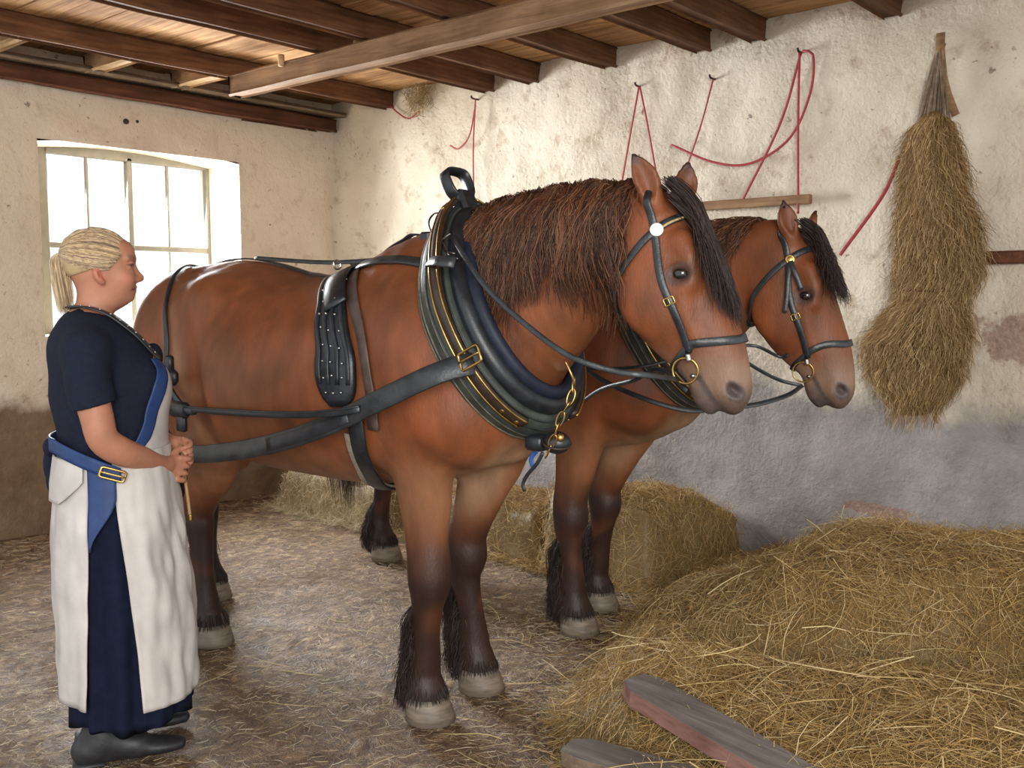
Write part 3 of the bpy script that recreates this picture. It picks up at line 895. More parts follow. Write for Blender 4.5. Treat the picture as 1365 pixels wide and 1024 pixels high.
def collar(h, label, near_one=True):
    """padded neck collar: big body, hames, forewale and lining"""
    dx = h['dx']; yc = h['yc']
    c = np.array((-2.12 + dx, yc, 1.385)); up = unit((-.36, 0, .74)); fw = np.array((up[2], 0, -up[0]))
    if fw[0] < 0: fw = -fw
    yv = np.array((0, 1, 0.))
    def ring(ru, rl, df, n=72, drop=0.):
        th = np.arange(n) / n * 2 * math.pi
        k = 1 - .30 * np.clip(np.cos(th), 0, 1) ** 1.5 + .03 * np.clip(-np.cos(th), 0, 1)
        tt = (1 - .5 * np.clip(np.cos(th), 0, 1) ** 2)[:, None]
        P = c + np.outer(np.cos(th) * ru - drop, up) + np.outer(np.sin(th) * rl * k, yv) + fw * (df * tt)
        # the lower part swings back onto the breast
        N = unit(np.outer(np.cos(th) / ru, up) + np.outer(np.sin(th) / rl, yv))
        return P, N
    root = thing('horse_collar', label, 'harness collar', tuple(c))
    P, N = ring(.375, .262, .0)
    sc_ = 1 - .42 * np.clip(np.cos(np.arange(72) / 72 * 2 * math.pi), 0, 1) ** 2
    o = put('collar_body', *sweep(P, N, [(.072 * math.cos(a), .046 * math.sin(a)) for a in np.arange(16) / 16 * 2 * math.pi], True, sc_), M['leather_g'], root)
    for k, an_ in enumerate((150, 120, 92)):
        cx_, cy_ = .0725 * math.cos(math.radians(an_)), .0465 * math.sin(math.radians(an_))
        v_, f_ = sweep(P, N, [(cx_ + .003 * math.cos(a), cy_ + .003 * math.sin(a)) for a in np.arange(6) / 6 * 2 * math.pi], True, sc_)
        v2_, f2_ = sweep(P, N, [(-cx_ + .003 * math.cos(a), cy_ + .003 * math.sin(a)) for a in np.arange(6) / 6 * 2 * math.pi], True, sc_)
        put('piping', v_, f_, M['piping'], o); put('piping', v2_, f2_, M['leather_w'], o)
    P, N = ring(.345, .235, .085)
    put('rim_roll', *sweep(P, N, sec_round(.032, .034, 14), True), M['leather'], root)
    P, N = ring(.32, .214, .118)
    put('lining_pad', *sweep(P, N, sec_round(.026, .022, 14), True), M['navy_pad'], root)
    # hames: two curved bars lying in the groove, brass edged
    for s in (-1, 1):
        P, N = ring(.406, .292, .046, 144)
        idx = [i % 144 for i in (range(5, 64) if s > 0 else range(139, 80, -1))]
        Ph = P[idx]; Nh = N[idx]
        hm = put('hame', *sweep(Ph, Nh, sec_strap(.042, .02)), M['hame'], root)
        for off in (-.019, .019):
            T = tangents(Ph); Bn = np.cross(T, Nh)
            put('brass_edge', *sweep(Ph + Bn * off + Nh * .018, Nh, sec_round(.004, n=6)), M['brass'], hm)
        for i in (6, 52, 56):
            put('hame_stud', *disc_vf(Ph[i] + Nh[i] * .018, Nh[i], .008, .006, 12), M['brass'], hm)
    # top block with the upper strap loop
    tp = c + up * .37 + fw * .03
    T = np.eye(3)
    R = np.array([fw, yv, up])
    v, f = box_vf((-.03, -.038, -.04), (.03, .038, .075), R, tp, .012); blk = put('top_block', v, f, M['leather'], root, smooth=False)
    P = resample([tp + up * .055 - yv * .030, tp + up * .075 - yv * .045, tp + up * .11 - yv * .050, tp + up * .140 - yv * .046, tp + up * .150 - yv * .03, tp + up * .152, tp + up * .150 + yv * .03, tp + up * .140 + yv * .046, tp + up * .11 + yv * .050, tp + up * .075 + yv * .045, tp + up * .055 + yv * .030], 60)
    N = unit(P - (tp + up * .1)); N = unit(N - (N @ fw)[:, None] * fw)
    put('top_loop', *sweep(P, N, sec_strap(.045, .008)), M['leather'], root)
    return dict(root=root, c=c, up=up, fw=fw, ring=ring, tp=tp)

ncol = collar(near, 'wide green-black padded horse collar with brass-edged hames, round the nearer neck')
fcol = collar(far, 'dark collar half hidden behind the nearer head, on the horse by the wall')

# --- trace with buckle (near side): from the collar back past the carer
yv = np.array((0, 1, 0.))
tr = thing('trace_strap', 'broad black leather trace strap running back from the brass buckle on the collar', 'harness strap', tuple(at_y(600, 495, 2.08)))
W = [at_y(632, 485, 2.115), at_y(600, 492, 2.07), at_y(560, 508, 2.02), at_y(500, 537, 1.99), at_y(440, 566, 1.985), at_y(370, 590, 1.985), at_y(300, 603, 1.99), at_y(235, 606, 2.0), at_y(160, 605, 2.02)]
P = resample(W, 60); N = np.tile(np.array((0.1, -1, .12)), (60, 1))
strap_obj('strap', P, N, .068, .007, M['leather_w'], tr)
P2 = P[14:28] + unit(N[14:28]) * .006
strap_obj('overlay', P2, N[14:28], .045, .003, M['leather'], tr)
bk = buckle_vf(at_y(626, 477, 2.085), at_y(650, 466, 2.085) - at_y(604, 492, 2.085), (0.1, -1, .1), .085, .052, .0045)
bk.put('buckle', M['brass'], tr)
W = [at_y(632, 470, 2.105), at_y(612, 440, 2.112), at_y(608, 410, 2.12)]
# far-side trace mirrored
P = resample([(-2.06, 2.74, 1.26), (-2.3, 2.8, 1.2), (-2.7, 2.83, 1.0), (-3.3, 2.83, .84), (-3.9, 2.8, .79)], 40)
t2 = thing('trace_strap', 'black trace strap on the hidden side of the nearer horse, between the two horses', 'harness strap', tuple(P[0]))
strap_obj('strap', P, np.tile(np.array((0, 1., .1)), (40, 1)), .06, .007, M['leather_w'], t2)

# --- back pad (harness saddle) with girth
bv = near['bvh']
sad = thing('harness_saddle', 'black studded harness saddle with girth, strapped over the back of the nearer horse', 'harness saddle', (-2.75, 2.41, 1.52))
def section(xc, lean, z0=None, n=90):
    """loop round the barrel at xc, leaning along x by lean per metre of height"""
    return wrap_loop(bv, (xc, 2.41, 1.15), (lean, 0, 1), (0, 1, 0), .008, .75, n)
def barrel(dx=0., n=120, off=.008, z0=None):
    h = [(-2.80, 0, 1.53), (-2.72, .15, 1.51), (-2.60, .27, 1.43), (-2.50, .345, 1.32), (-2.46, .375, 1.16), (-2.45, .36, 1.0), (-2.50, .25, .85), (-2.58, .12, .79), (-2.61, 0, .775)]
    W = [(x + dx, 2.41 - y, z) for x, y, z in h] + [(x + dx, 2.41 + y, z) for x, y, z in h[-2:0:-1]]
    P = resample(W, n, True)
    N = []
    Q = []
    for p in P:
        r = bv.find_nearest(Vector(p), .4); Q.append(np.array(r[0]) + np.array(r[1]) * off); N.append(np.array(r[1]))
    Q = np.array(Q); N = np.array(N)
    for _ in range(4): Q = Q * .5 + (np.roll(Q, 1, 0) + np.roll(Q, -1, 0)) * .25; N = N * .5 + (np.roll(N, 1, 0) + np.roll(N, -1, 0)) * .25
    return Q, unit(N)
P, N = barrel(.075)
up_ = [i for i in range(len(P)) if P[i][2] > 1.0]; up_.sort(key=lambda i: math.atan2(P[i][1] - 2.41, P[i][2] - 1.15))
strap_obj('inner_girth', P[up_], N[up_], .045, .006, M['leather_b'], sad)
def panel(x0, side, zt, zb, wt, wb, off, mat, name, parent, shift=0):
    rows = []
    n = 26
    cols_ = 9
    V = []; 
    for i in range(n):
        u = i / (n - 1)
        ang = (zt * (1 - u) + zb * u)
        for j in range(cols_):
            q = (j / (cols_ - 1) - .5)
            wd = (wt * (1 - u) + wb * u) * (1 if u < .75 else math.sqrt(max(.02, 1 - ((u - .75) / .25) ** 2 * .85)))
            x = x0 + q * wd + float(np.interp(u, [0, .15, .3, .45, .7, 1], [0, .04, .13, .22, .31, .33]))
            d = np.array((0, math.sin(ang) * side, math.cos(ang)))
            o = np.array((x, 2.41, 1.15)) + d * .8
            h = bv.ray_cast(Vector(o), Vector(-d), .8)
            V.append(np.array(h[0]) + np.array(h[1]) * (off * (1 + .25 * math.cos(q * math.pi))))
    V = np.array(V); Vb = V.copy()
    c0 = np.array((0, 2.41, 1.15))
    dd = V - c0; dd[:, 0] = 0; Vb = V - unit(dd) * off * .8
    F = []
    k = len(V)
    for i in range(n - 1):
        for j in range(cols_ - 1):
            a = i * cols_ + j
            F.append((a, a + 1, a + cols_ + 1, a + cols_)); F.append((k + a, k + a + cols_, k + a + cols_ + 1, k + a + 1))
    ed = [j for j in range(cols_)] + [i * cols_ + cols_ - 1 for i in range(1, n)] + [(n - 1) * cols_ + j for j in range(cols_ - 2, -1, -1)] + [i * cols_ for i in range(n - 2, 0, -1)]
    for a, b in zip(ed, ed[1:] + ed[:1]): F.append((a, k + a, k + b, b))
    o = put(name, np.vstack([V, Vb]), F, mat, parent)
    return o, V.reshape(n, cols_, 3)
for s in (-1, 1):
    o, G = panel(-2.84, s, .05, 1.74, .125, .165, .022, M['leather'], 'side_panel', sad, .03)
    for q, xx in enumerate((1, 3, 5, 7)):
        Ps = G[1:-3, xx]; Ns = unit(Ps - np.array((0, 2.41, 1.15)) * np.array((0, 1, 1)) - Ps * np.array((1, 0, 0)))
        strap_obj('panel_strap', Ps + Ns * .001, Ns, .016, .004, M['leather_w' if q % 2 else 'leather'], o)
    for r_ in range(9, 24, 2):
        for xx in (2, 4, 6):
            p = G[r_, xx] + rng.normal(0, .003, 3); n_ = unit(np.array((0, p[1] - 2.41, p[2] - 1.15)))
            put('stud', *ball_vf(p + n_ * .003, .0045, nu=8, nv=6), M['steel'], o)
P, N = barrel(0., off=.008)
# bearing piece across the spine
arc = sorted([p for p in range(len(P)) if P[p][2] > 1.40], key=lambda i: P[i][1])
strap_obj('bridge', P[arc] + N[arc] * .02, N[arc], .085, .012, M['leather'], sad)
top = P[arc[len(arc) // 2]]
for s in (-1, 1):
    j = arc[int(len(arc) * (.5 + s * .2))]
    v, f = ring_vf(P[j] + N[j] * .055, (1, 0, 0), .016, .0035, 20, 6); put('terret_ring', v, f, M['steel'], sad)
v, f = box_vf((-.05, -.02, 0), (.05, .02, .022), None, top + np.array((0, 0, .036)), .006); put('saddle_hook', v, f, M['leather'], sad, smooth=False)
P, N = barrel(.0, n=120, off=.014)
low = [i for i in range(len(P)) if P[i][2] < 1.10]
# belly band, lower part only, ends run up under the panels
idx = sorted(low, key=lambda i: math.atan2(P[i][1] - 2.41, -(P[i][2] - 1.15)))
Pf, Nf = barrel(-.012, n=120, off=.008); fi = sorted([i for i in range(len(Pf)) if Pf[i][2] < 1.0], key=lambda i: math.atan2(Pf[i][1] - 2.41, -(Pf[i][2] - 1.15)))
strap_obj('fleece', Pf[fi], Nf[fi], .085, .010, M['fleece'], sad)
bb_ = strap_obj('belly_band', P[idx] + N[idx] * .004 + np.array((.012, 0, 0)), N[idx], .066, .008, M['leather'], sad)

# --- crupper strap along the spine, hip strap and breeching
def spine(xs, z=2.0, y=2.41, off=.006):
    out = []
    for x in xs:
        h = bv.ray_cast(Vector((x, y, z)), Vector((0, 0, -1)), 1.5); out.append(np.array(h[0]) + np.array((0, 0, off)))
    return np.array(out)
cr = thing('crupper_strap', 'long black leather strap along the spine of the nearer horse to its tail', 'harness strap', (-3.4, 2.41, 1.6))
P = resample(spine(np.linspace(-2.88, -3.98, 12)), 60)
strap_obj('strap', P, np.tile((0, 0, 1.), (60, 1)), .034, .006, M['leather_w'], cr)
P = resample(spine(np.linspace(-2.86, -3.08, 5), off=.011), 20)
strap_obj('strap_end', P, np.tile((0, 0, 1.), (20, 1)), .045, .005, M['leather_b'], cr)
P = resample(spine(np.linspace(-2.70, -2.50, 4), off=.012).tolist() + [ncol['c'] + ncol['up'] * .30 - ncol['fw'] * .1], 30)
strap_obj('front_strap', P, np.tile((0, 0, 1.), (30, 1)), .03, .006, M['leather_w'], cr)
br = thing('breeching', 'black breeching harness on the hindquarters: hip strap ending in a buckled leather pad', 'harness strap', (-3.75, 2.1, 1.4))
for s in (-1, 1):
    if s < 0: W = [at_y(272, 352, 2.40), at_y(245, 372, 2.22), at_y(230, 405, 2.11), at_y(224, 450, 2.05), at_y(223, 492, 2.04)]
    W2 = [np.array((p[0], 2.41 + (p[1] - 2.41) * (-s), p[2])) for p in W] if s > 0 else W
    P, N = lay(bv, W2, 50, .008, it=4, maxd=.5)
    strap_obj('hip_strap', P, N, .022, .007, M['leather'], br)
    e = P[-1] + np.array((0, s * .025, 0)); n_ = N[-1]
    m = MB()
    bp = at_y(226, 503, 1.99); bp[1] = 2.41 + s * .42
    m.add(*box_vf((-.05, -.018, -.032), (.045, .022, .032), None, bp, .016)).add(*box_vf((-.02, -.014, .02), (.02, .014, .085), None, bp, .008)).add(*box_vf((-.09, -.01, -.02), (-.03, .012, .012), None, bp, .006))
    m.put('buckle_pad', M['leather'], br)
    # breeching band round the quarters and strap forward
    q = [(-3.62, 2.41 + s * .40, 1.03), (-3.85, 2.41 + s * .35, 1.04), (-4.05, 2.41 + s * .2, 1.05), (-4.13, 2.41, 1.05)]
    P, N = lay(bv, q, 40, .012, it=4, maxd=.5)
    P[:, 2] = np.maximum(P[:, 2], 1.0)
    strap_obj('quarter_band', P, N, .05, .008, M['leather'], br)
    bp = at_y(240, 546, 2.0); bp[1] = 2.41 + s * .41
    m = MB().add(*box_vf((-.06, -.018, -.032), (.05, .02, .03), None, bp, .012)).add(*box_vf((-.02, -.01, -.085), (.035, .012, -.02), None, bp, .006)).add(*box_vf((.03, -.014, -.014), (.10, .016, .016), None, bp, .006))
    m.put('ring_pad', M['leather'], br)
    if s < 0: W = [at_y(245, 545, 2.0), at_y(330, 551, 1.965), at_y(400, 553, 1.96), at_y(455, 549, 1.97), at_y(480, 545, 1.98)]
    W2 = [np.array((p[0], 2.41 + (p[1] - 2.41) * (-s), p[2])) for p in W] if s > 0 else W
    P = resample(W2, 40)
    so = strap_obj('side_strap', P, np.tile((0, s * 1., .05), (40, 1)), .024, .005, M['leather'], br)
    strap_obj('side_strap_edge', P + np.array((0, s * .004, .008)), np.tile((0, s * 1., .05), (40, 1)), .006, .003, M['leather_w'], so)
P = resample([at_y(222, 508, 2.02), at_y(232, 528, 2.03), at_y(245, 545, 2.03)], 12)
strap_obj('drop_strap', P, np.tile((0, -1., 0), (12, 1)), .04, .008, M['leather'], br)

# --- driving reins of the near horse
def rein(label, W, w=.016, n=90, N=(0.2, -1, .2), mat='leather_w', name='rein'):
    P = resample(W, n)
    o = strap_obj(name, P, np.tile(np.array(N, float), (n, 1)), w, .004, M[mat], base=P[0])
    return tag(o, label, 'rein')
rb = near['Hd'](.49, -.122, -.07)
rein('long driving rein running from the nearer bit over the collar to above the spine',
     [rb, at_y(860, 500, 2.19), at_y(820, 495, 2.15), at_y(760, 475, 2.10), at_y(700, 432, 2.09), at_y(650, 385, 2.09), at_y(618, 340, 2.13), at_y(604, 318, 2.2),
      at_y(597, 318, 2.3), at_y(575, 340, 2.36), at_y(540, 343, 2.39), at_y(440, 350, 2.38), at_y(340, 344, 2.38)])
rein('coupling rein sagging from the nearer bit towards the collar of the far horse',
     [near['Hd'](.53, -.112, -.06), at_y(880, 492, 2.45), at_y(845, 507, 2.62), at_y(800, 520, 2.8), at_y(765, 545, 2.95)], .014, 50, (0, -1, .0), mat='leather')
fb = far['Hd'](.52, -.11, -.07)
rein('thin black rein from the far horse bit rising behind the nearer muzzle', [fb, at_y(1040, 507, 3.36), at_y(1010, 492, 3.28), at_y(975, 470, 3.2), at_y(930, 450, 3.12), at_y(880, 440, 3.1)], .013, 40, (0, -1, .1))
rein('black rein hanging in a low curve from the far bit under the nearer chin', [fb, at_y(1050, 527, 3.34), at_y(1010, 539, 3.25), at_y(960, 545, 3.15), at_y(915, 547, 3.05), at_y(860, 532, 2.98), at_y(800, 505, 2.98), at_y(755, 470, 3.0)], .018, 50, (0, -1, .3))
rein('upper black rein stretched level behind the nearer muzzle to the far bridle', [far['Hd'](.40, -.12, -.07), far['Hd'](.40, -.155, -.05), at_y(1010, 462, 3.33), at_y(985, 461, 3.3), at_y(940, 465, 3.2), at_y(860, 488, 3.02), at_y(775, 492, 3.0)], .012, 40, (0, -1, .1))

# --- breast chain and bell below the collar
def link_vf(c, T, N, L, w, r):
    T = unit(T); N = unit(np.array(N, float) - np.dot(N, T) * T); B = np.cross(T, N)
    th = np.arange(16) / 16 * 2 * math.pi
    P = np.array(c) + np.outer(np.cos(th), T) * L / 2 + np.outer(np.sin(th), B) * w / 2
    return sweep(P, np.tile(N, (16, 1)), sec_round(r, n=6), True)
chn = thing('breast_chain', 'brass chain of long links hanging from the bottom of the nearer collar', 'chain', tuple(at_y(760, 520, 2.36)))
W = resample([at_y(765, 505, 2.36), at_y(762, 530, 2.34), at_y(748, 555, 2.33), at_y(738, 585, 2.33), at_y(728, 608, 2.34)], 8)
for i in range(len(W) - 1):
    c_ = (W[i] + W[i + 1]) / 2; T = W[i + 1] - W[i]
    N = (0.3, -1, 0) if i % 2 else (1, .5, .2)
    v, f = link_vf(c_, T, N, np.linalg.norm(T) * 1.35, .022, .0028); put('chain_link', v, f, M['brass'], chn)
v, f = tube_vf([at_y(753, 480, 2.34), at_y(762, 500, 2.345), at_y(766, 515, 2.36)], .004, 10); put('hanger', v, f, M['brass'], chn)
bell = thing('harness_bell', 'round black and brass bell fitting hung low on the breast of the nearer horse', 'bell', tuple(at_y(742, 592, 2.36)))
bc = at_y(742, 590, 2.37)
v, f = ball_vf(bc, (.046, .04, .036)); put('shell', v, f, M['leather'], bell)
v, f = ring_vf(bc, (.3, -.2, 1), .044, .004, 28, 8); put('rim', v, f, M['hame'], bell)
v, f = ball_vf(bc + np.array((.03, -.02, .02)), (.012, .012, .015)); put('clasp', M and v, f, M['brass'], bell)
v, f = box_vf((-.04, -.03, -.02), (.03, .03, .03), None, at_y(718, 592, 2.37), .01); put('leather_block', v, f, M['leather'], bell)
P = resample([at_y(724, 603, 2.37), at_y(716, 618, 2.37), at_y(704, 632, 2.37), at_y(697, 646, 2.37), at_y(700, 655, 2.37)], 16)
strap_obj('thong', P, np.tile((.3, -1, 0), (16, 1)), .012, .003, M['leather'], bell)
P = resample([at_y(716, 600, 2.38), at_y(708, 612, 2.38), at_y(712, 626, 2.38)], 12)
strap_obj('blue_ribbon', P, np.tile((.3, -1, 0), (12, 1)), .016, .002, simple('blue_ribbon', (.02, .09, .3), .4, bmp=0), bell)
# side thong of the near hames: ring gear behind the top of the collar
gear = thing('rein_terret', 'small buckled thong and looped metal rings behind the top of the nearer collar', 'harness fitting', tuple(at_y(578, 320, 2.3)))
P = resample([at_y(592, 287, 2.36), at_y(580, 285, 2.33), at_y(572, 296, 2.32), at_y(576, 312, 2.32)], 24)
strap_obj('thong', P, unit(P - at_y(582, 300, 2.33)), .012, .003, M['leather'], gear)
v, f = box_vf((-.022, -.015, -.02), (.022, .015, .022), None, at_y(569, 318, 2.32), .006); put('buckle_block', v, f, M['leather'], gear, smooth=False)
for k, (a, b) in enumerate((((575, 325), (600, 312)), ((572, 328), (606, 338)), ((578, 335), (610, 345)), ((585, 318), (598, 340)))):
    P = resample([at_y(*a, 2.3), (at_y(*a, 2.24) + at_y(*b, 2.2)) / 2 + np.array((0, -.01, .01 * (k - 1))), at_y(*b, 2.17)], 20)
    v, f = tube_vf(P, .0025, 20, k=6); put('wire_ring', v, f, M['steel'], gear)
P, Nh_ = lay(bv, [at_y(484, 374, 2.34), at_y(510, 367, 2.30), at_y(540, 357, 2.26), at_y(566, 350, 2.22)], 26, .010, maxd=.5)
P = np.vstack([P, resample([P[-1], at_y(580, 348, 2.085), at_y(592, 349, 2.07), at_y(607, 351, 2.085)], 12)[1:]]); Nh_ = np.vstack([Nh_, np.tile(unit((0.1, -1., .4)), (11, 1))])
P[1:-1] = P[1:-1] * .5 + (P[:-2] + P[2:]) * .25
hs = strap_obj('hame_strap', P, Nh_, .034, .007, M['leather_w'], base=P[0])
tag(hs, 'black strap joining the back saddle to the side of the nearer collar', 'harness strap')
# ---------------------------------------------------------------- the woman
W0 = np.array((-2.93, 1.50, 0.))
_d = ray(158, 700)[:2]; _d = _d / np.linalg.norm(_d)
WF = np.array((-_d[1], _d[0])); WF = WF if WF @ np.array((UX, UY)) > 0 else -WF
WR = np.array([[WF[0], WF[1], 0], [_d[0], _d[1], 0], [0, 0, 1]])      # rows: forward, away from the camera, up
def wv(v): return W0 + np.asarray(v, float).reshape(-1, 3) @ WR
M['shirt'] = simple('navy_shirt', (.011, .014, .028), .9, var=.15, scale=60, bmp=.3, bscale=500, spec=.2)
M['skirt'] = simple('navy_skirt', (.007, .010, .026), .9, var=.2, scale=30, bmp=.2, bscale=400, spec=.15)
M['apron'] = simple('white_leather', (.55, .51, .475), .6, var=.16, scale=7, bmp=.9, bscale=11, spec=.35)
M['blue'] = simple('blue_cloth', (.012, .04, .14), .6, var=.2, scale=30, bmp=.2, bscale=300)
M['shoe'] = simple('shoe_leather', (.02, .02, .022), .5, var=.4, bmp=.2)
M['blonde'] = attr_mat('blonde_hair', rough=.5, var=(.9, 1.1), scale=90, bstr=0, spec=.4)
M['wood_stick'] = simple('stick_wood', (.35, .2, .09), .45, var=.3, scale=40, stretch=(1, 1, .2))
SKIN = np.array((.43, .19, .115))
wm = thing('person', 'blonde woman in navy shirt, long navy skirt and white leather apron, standing beside the horse', 'person', tuple(W0))
f = Field((-.26, -.33, .0), (.30, .33, 1.68), .0042)
# head
f.ell((-.035, 0, 1.562), (.092, .074, .086), .03)
f.ell((.012, 0, 1.515), (.062, .06, .082), .03)
f.ell((.018, 0, 1.462), (.052, .047, .034), .03)
f.ell((.048, 0, 1.447), (.020, .022, .016), .02)
f.ell((.03, 0, 1.592), (.048, .056, .035), .03)
f.tube([(.066, 0, 1.555, .009), (.080, 0, 1.525, .010), (.090, 0, 1.508, .013)], .014)
for s in (-1, 1):
    f.ell((.080, s * .014, 1.502), (.012, .009, .009), .01)
    f.ell((.045, s * .036, 1.505), (.026, .022, .026), .03)
    f.tube([(.056, s * .048, 1.567, .007), (.070, s * .03, 1.572, .008), (.073, s * .01, 1.566, .007)], .015)
    f.ell((.074, s * .033, 1.543), (.012, .015, .008), .012, neg=True)
    f.tube([(.060, s * .046, 1.545, .004), (.069, s * .034, 1.5515, .005), (.070, s * .02, 1.546, .004)], .006)
    f.tube([(.060, s * .046, 1.541, .0035), (.067, s * .034, 1.5365, .004), (.068, s * .02, 1.541, .0035)], .006)
    f.tube([(-.028, s * .072, 1.535, .008), (-.034, s * .078, 1.522, .010), (-.028, s * .078, 1.505, .009), (-.018, s * .072, 1.493, .006)], .008)
    f.ell((-.024, s * .082, 1.518), (.006, .006, .012), .006, neg=True)
f.ell((.066, 0, 1.478), (.016, .024, .007), .01); f.ell((.063, 0, 1.466), (.015, .021, .007), .01)
f.tube([(.06, -.028, 1.4705, .003), (.084, 0, 1.472, .003), (.06, .028, 1.4705, .003)], .005, side=(0, 1, 0), neg=True)
f.tube([(-.035, 0, 1.50, .056, .055), (-.045, 0, 1.42, .056, .052), (-.065, 0, 1.36, .066, .06), (-.07, 0, 1.31, .10, .07)], .035)
f.ell((-.005, 0, 1.432), (.04, .042, .022), .03)
# torso and hips
TORSO = [(-.075, 0, 1.325, .125, .075), (-.05, 0, 1.27, .175, .115), (-.02, 0, 1.19, .185, .145), (-.012, 0, 1.09, .175, .145), (-.005, 0, .98, .165, .135), (-.005, 0, .86, .18, .15), (0, 0, .76, .175, .15)]
f.tube(TORSO, .04)
for s in (-1, 1):
    f.ell((.085, s * .07, 1.17), (.06, .07, .065), .04)
    f.tube([(0, s * .085, .80, .085), (0, s * .09, .48, .058), (-.01, s * .09, .40, .05), (-.03, s * .09, .12, .036), (-.03, s * .09, .07, .036)], .03)
    f.tube([(-.07, s * .095, .045, .026), (.04, s * .1, .034, .02), (.10, s * .1, .028, .015)], .03)
    f.tube([(-.075, s * .10, 1.325, .055), (-.07, s * .185, 1.295, .058)], .04)
RA = [(-.07, -.19, 1.295, .056), (-.065, -.225, 1.20, .05), (-.045, -.24, 1.10, .046), (-.03, -.24, 1.035, .044), (.015, -.22, .995, .043), (.07, -.17, .965, .036), (.125, -.105, .935, .027), (.145, -.08, .925, .025)]
LA = [(-.07, .19, 1.295, .056), (-.055, .225, 1.20, .05), (-.03, .235, 1.10, .046), (-.01, .23, 1.045, .044), (.04, .2, 1.02, .042), (.10, .14, 1.0, .035), (.16, .075, .975, .027), (.178, .055, .967, .025)]
f.tube(RA, .02, side=(0, 0, 1)); f.tube(LA, .02, side=(0, 0, 1))
# right hand: back of the hand towards the camera, fingers closed round the left one and the stick
f.tube([(.145, -.08, .925, .024, .018), (.17, -.062, .912, .036, .015), (.188, -.050, .90, .036, .012)], .012, side=(.3, 0, 1))
for k, zz in enumerate((.938, .915, .892, .870)):
    l = (1, 1.08, 1, .8)[k]
    f.tube([(.190 - k * .004, -.057, zz, .0100), (.216 - k * .006, -.042, zz - .006, .0094), (.219 - k * .006, -.016, zz - .012, .0088), (.200 - k * .006, .002 * l, zz - .014, .0080)], .0022)
f.tube([(.165, -.055, .94, .013), (.182, -.035, .958, .0115), (.202, -.022, .962, .010), (.214, -.012, .957, .009)], .01)
# left hand above it
f.tube([(.178, .055, .967, .024, .018), (.198, .035, .962, .034, .015), (.21, .02, .955, .034, .014)], .012, side=(.1, 0, 1))
for k, zz in enumerate((.985, .966, .948, .93)):
    f.tube([(.209, .018, zz, .0095), (.226, -.002, zz - .006, .0090), (.222, -.022, zz - .014, .0085), (.207, -.034 + k * .003, zz - .018, .0078)], .0022)
V, F = f.mesh(); V = relax(V, F, 1, .25)
nz = np.array([noise.noise(Vector(p) * 12) for p in V.tolist()])
col = np.tile(SKIN, (len(V), 1)) * (1 + .08 * nz[:, None])
def blot(c, r, k, amt):
    global col
    d = np.linalg.norm((V - np.array(c)) / np.array(r), axis=1); w = (sstep(1.2, .5, d) * amt)[:, None]
    col = col * (1 - w) + np.array(k) * w
for s in (-1, 1):
    blot((.05, s * .045, 1.50), (.03, .03, .022), (.55, .19, .13), .5)
    blot((-.025, s * .08, 1.515), (.02, .02, .03), (.55, .17, .12), .6)
    blot((.068, s * .03, 1.574), (.02, .026, .006), (.22, .12, .07), .7)
    blot((.066, s * .031, 1.5495), (.02, .018, .0035), (.12, .06, .05), .7)
blot((.068, 0, 1.472), (.025, .028, .013), (.40, .13, .11), .8)
for s in (-1, 1):
    blot((.060, s * .040, 1.5455), (.016, .016, .0045), (.05, .03, .025), .9)
    blot((.062, s * .042, 1.571), (.018, .022, .0055), (.20, .11, .06), .8)
    blot((.064, s * .018, 1.4712), (.022, .02, .0035), (.16, .05, .045), .85)
    blot((.083, s * .014, 1.4985), (.007, .007, .005), (.12, .04, .03), .8)
    blot((.048, s * .036, 1.485), (.008, .012, .02), (.34, .13, .085), .5)
blot((.09, 0, 1.507), (.018, .02, .016), (.58, .2, .15), .5)
WV = wv(V)
put('body', WV, F, M['skin'], wm, color=col)
for s in (-1, 1):
    v, q = ball_vf((.0545, s * .0325, 1.5430), .0110, nu=16, nv=12); eo = put('eye', wv(v), q, M['eye_white'], wm)
    v, q = ball_vf((.0618, s * .0352, 1.5435), (.0066, .0070, .0056), nu=14, nv=10); put('iris', wv(v), q, M['eye'], eo)
# shirt
g = Field((-.27, -.33, .88), (.26, .33, 1.46), .0055)
g.tube([(a, b, c, d + .012, e + (.018 if c < 1.3 else .014)) for a, b, c, d, e in TORSO], .04)
for s in (-1, 1):
    g.ell((.085, s * .07, 1.17), (.075, .085, .08), .04)
    arm = RA if s < 0 else LA
    g.tube([(-.075, s * .10, 1.318, .064), (-.07, s * .175, 1.288, .064)], .05)
    sl = [(x, y * .98, z, r + e) for (x, y, z, r), e in zip(arm[:4], (.008, .015, .02, .022))]
    g.tube(sl, .025, side=(0, 0, 1))
sv = g.V
# cut the sleeves and hem
X, Y, Z = g.ax[0][:, None, None], g.ax[1][None, :, None], g.ax[2][None, None, :]
armz = np.where(np.abs(Y) > .185, 1.135 - Z + .25 * (X + .05), -1).astype(np.float32)
g.V = np.maximum(g.V, np.broadcast_to(armz, g.V.shape))
g.V = np.maximum(g.V, np.broadcast_to((.93 - Z).astype(np.float32), g.V.shape))
inner = Field((-.27, -.33, .88), (.26, .33, 1.46), .0055)
inner.tube([(-.045, 0, 1.46, .062, .058), (-.055, 0, 1.38, .068, .06), (-.05, 0, 1.34, .05, .05)], .01)
inner.tube([(-.02, 0, 1.36, .035, .03), (.04, 0, 1.31, .03, .03), (.075, 0, 1.275, .012, .02)], .02)
g.V = np.maximum(g.V, -inner.V)
rr = [(x, y, z, r + .004) for (x, y, z, r) in RA]
V, F = g.mesh(); V = relax(V, F, 2, .5)
sn = np.array([noise.noise(Vector((p[0] * 7, p[1] * 7, p[2] * 11))) for p in V.tolist()])
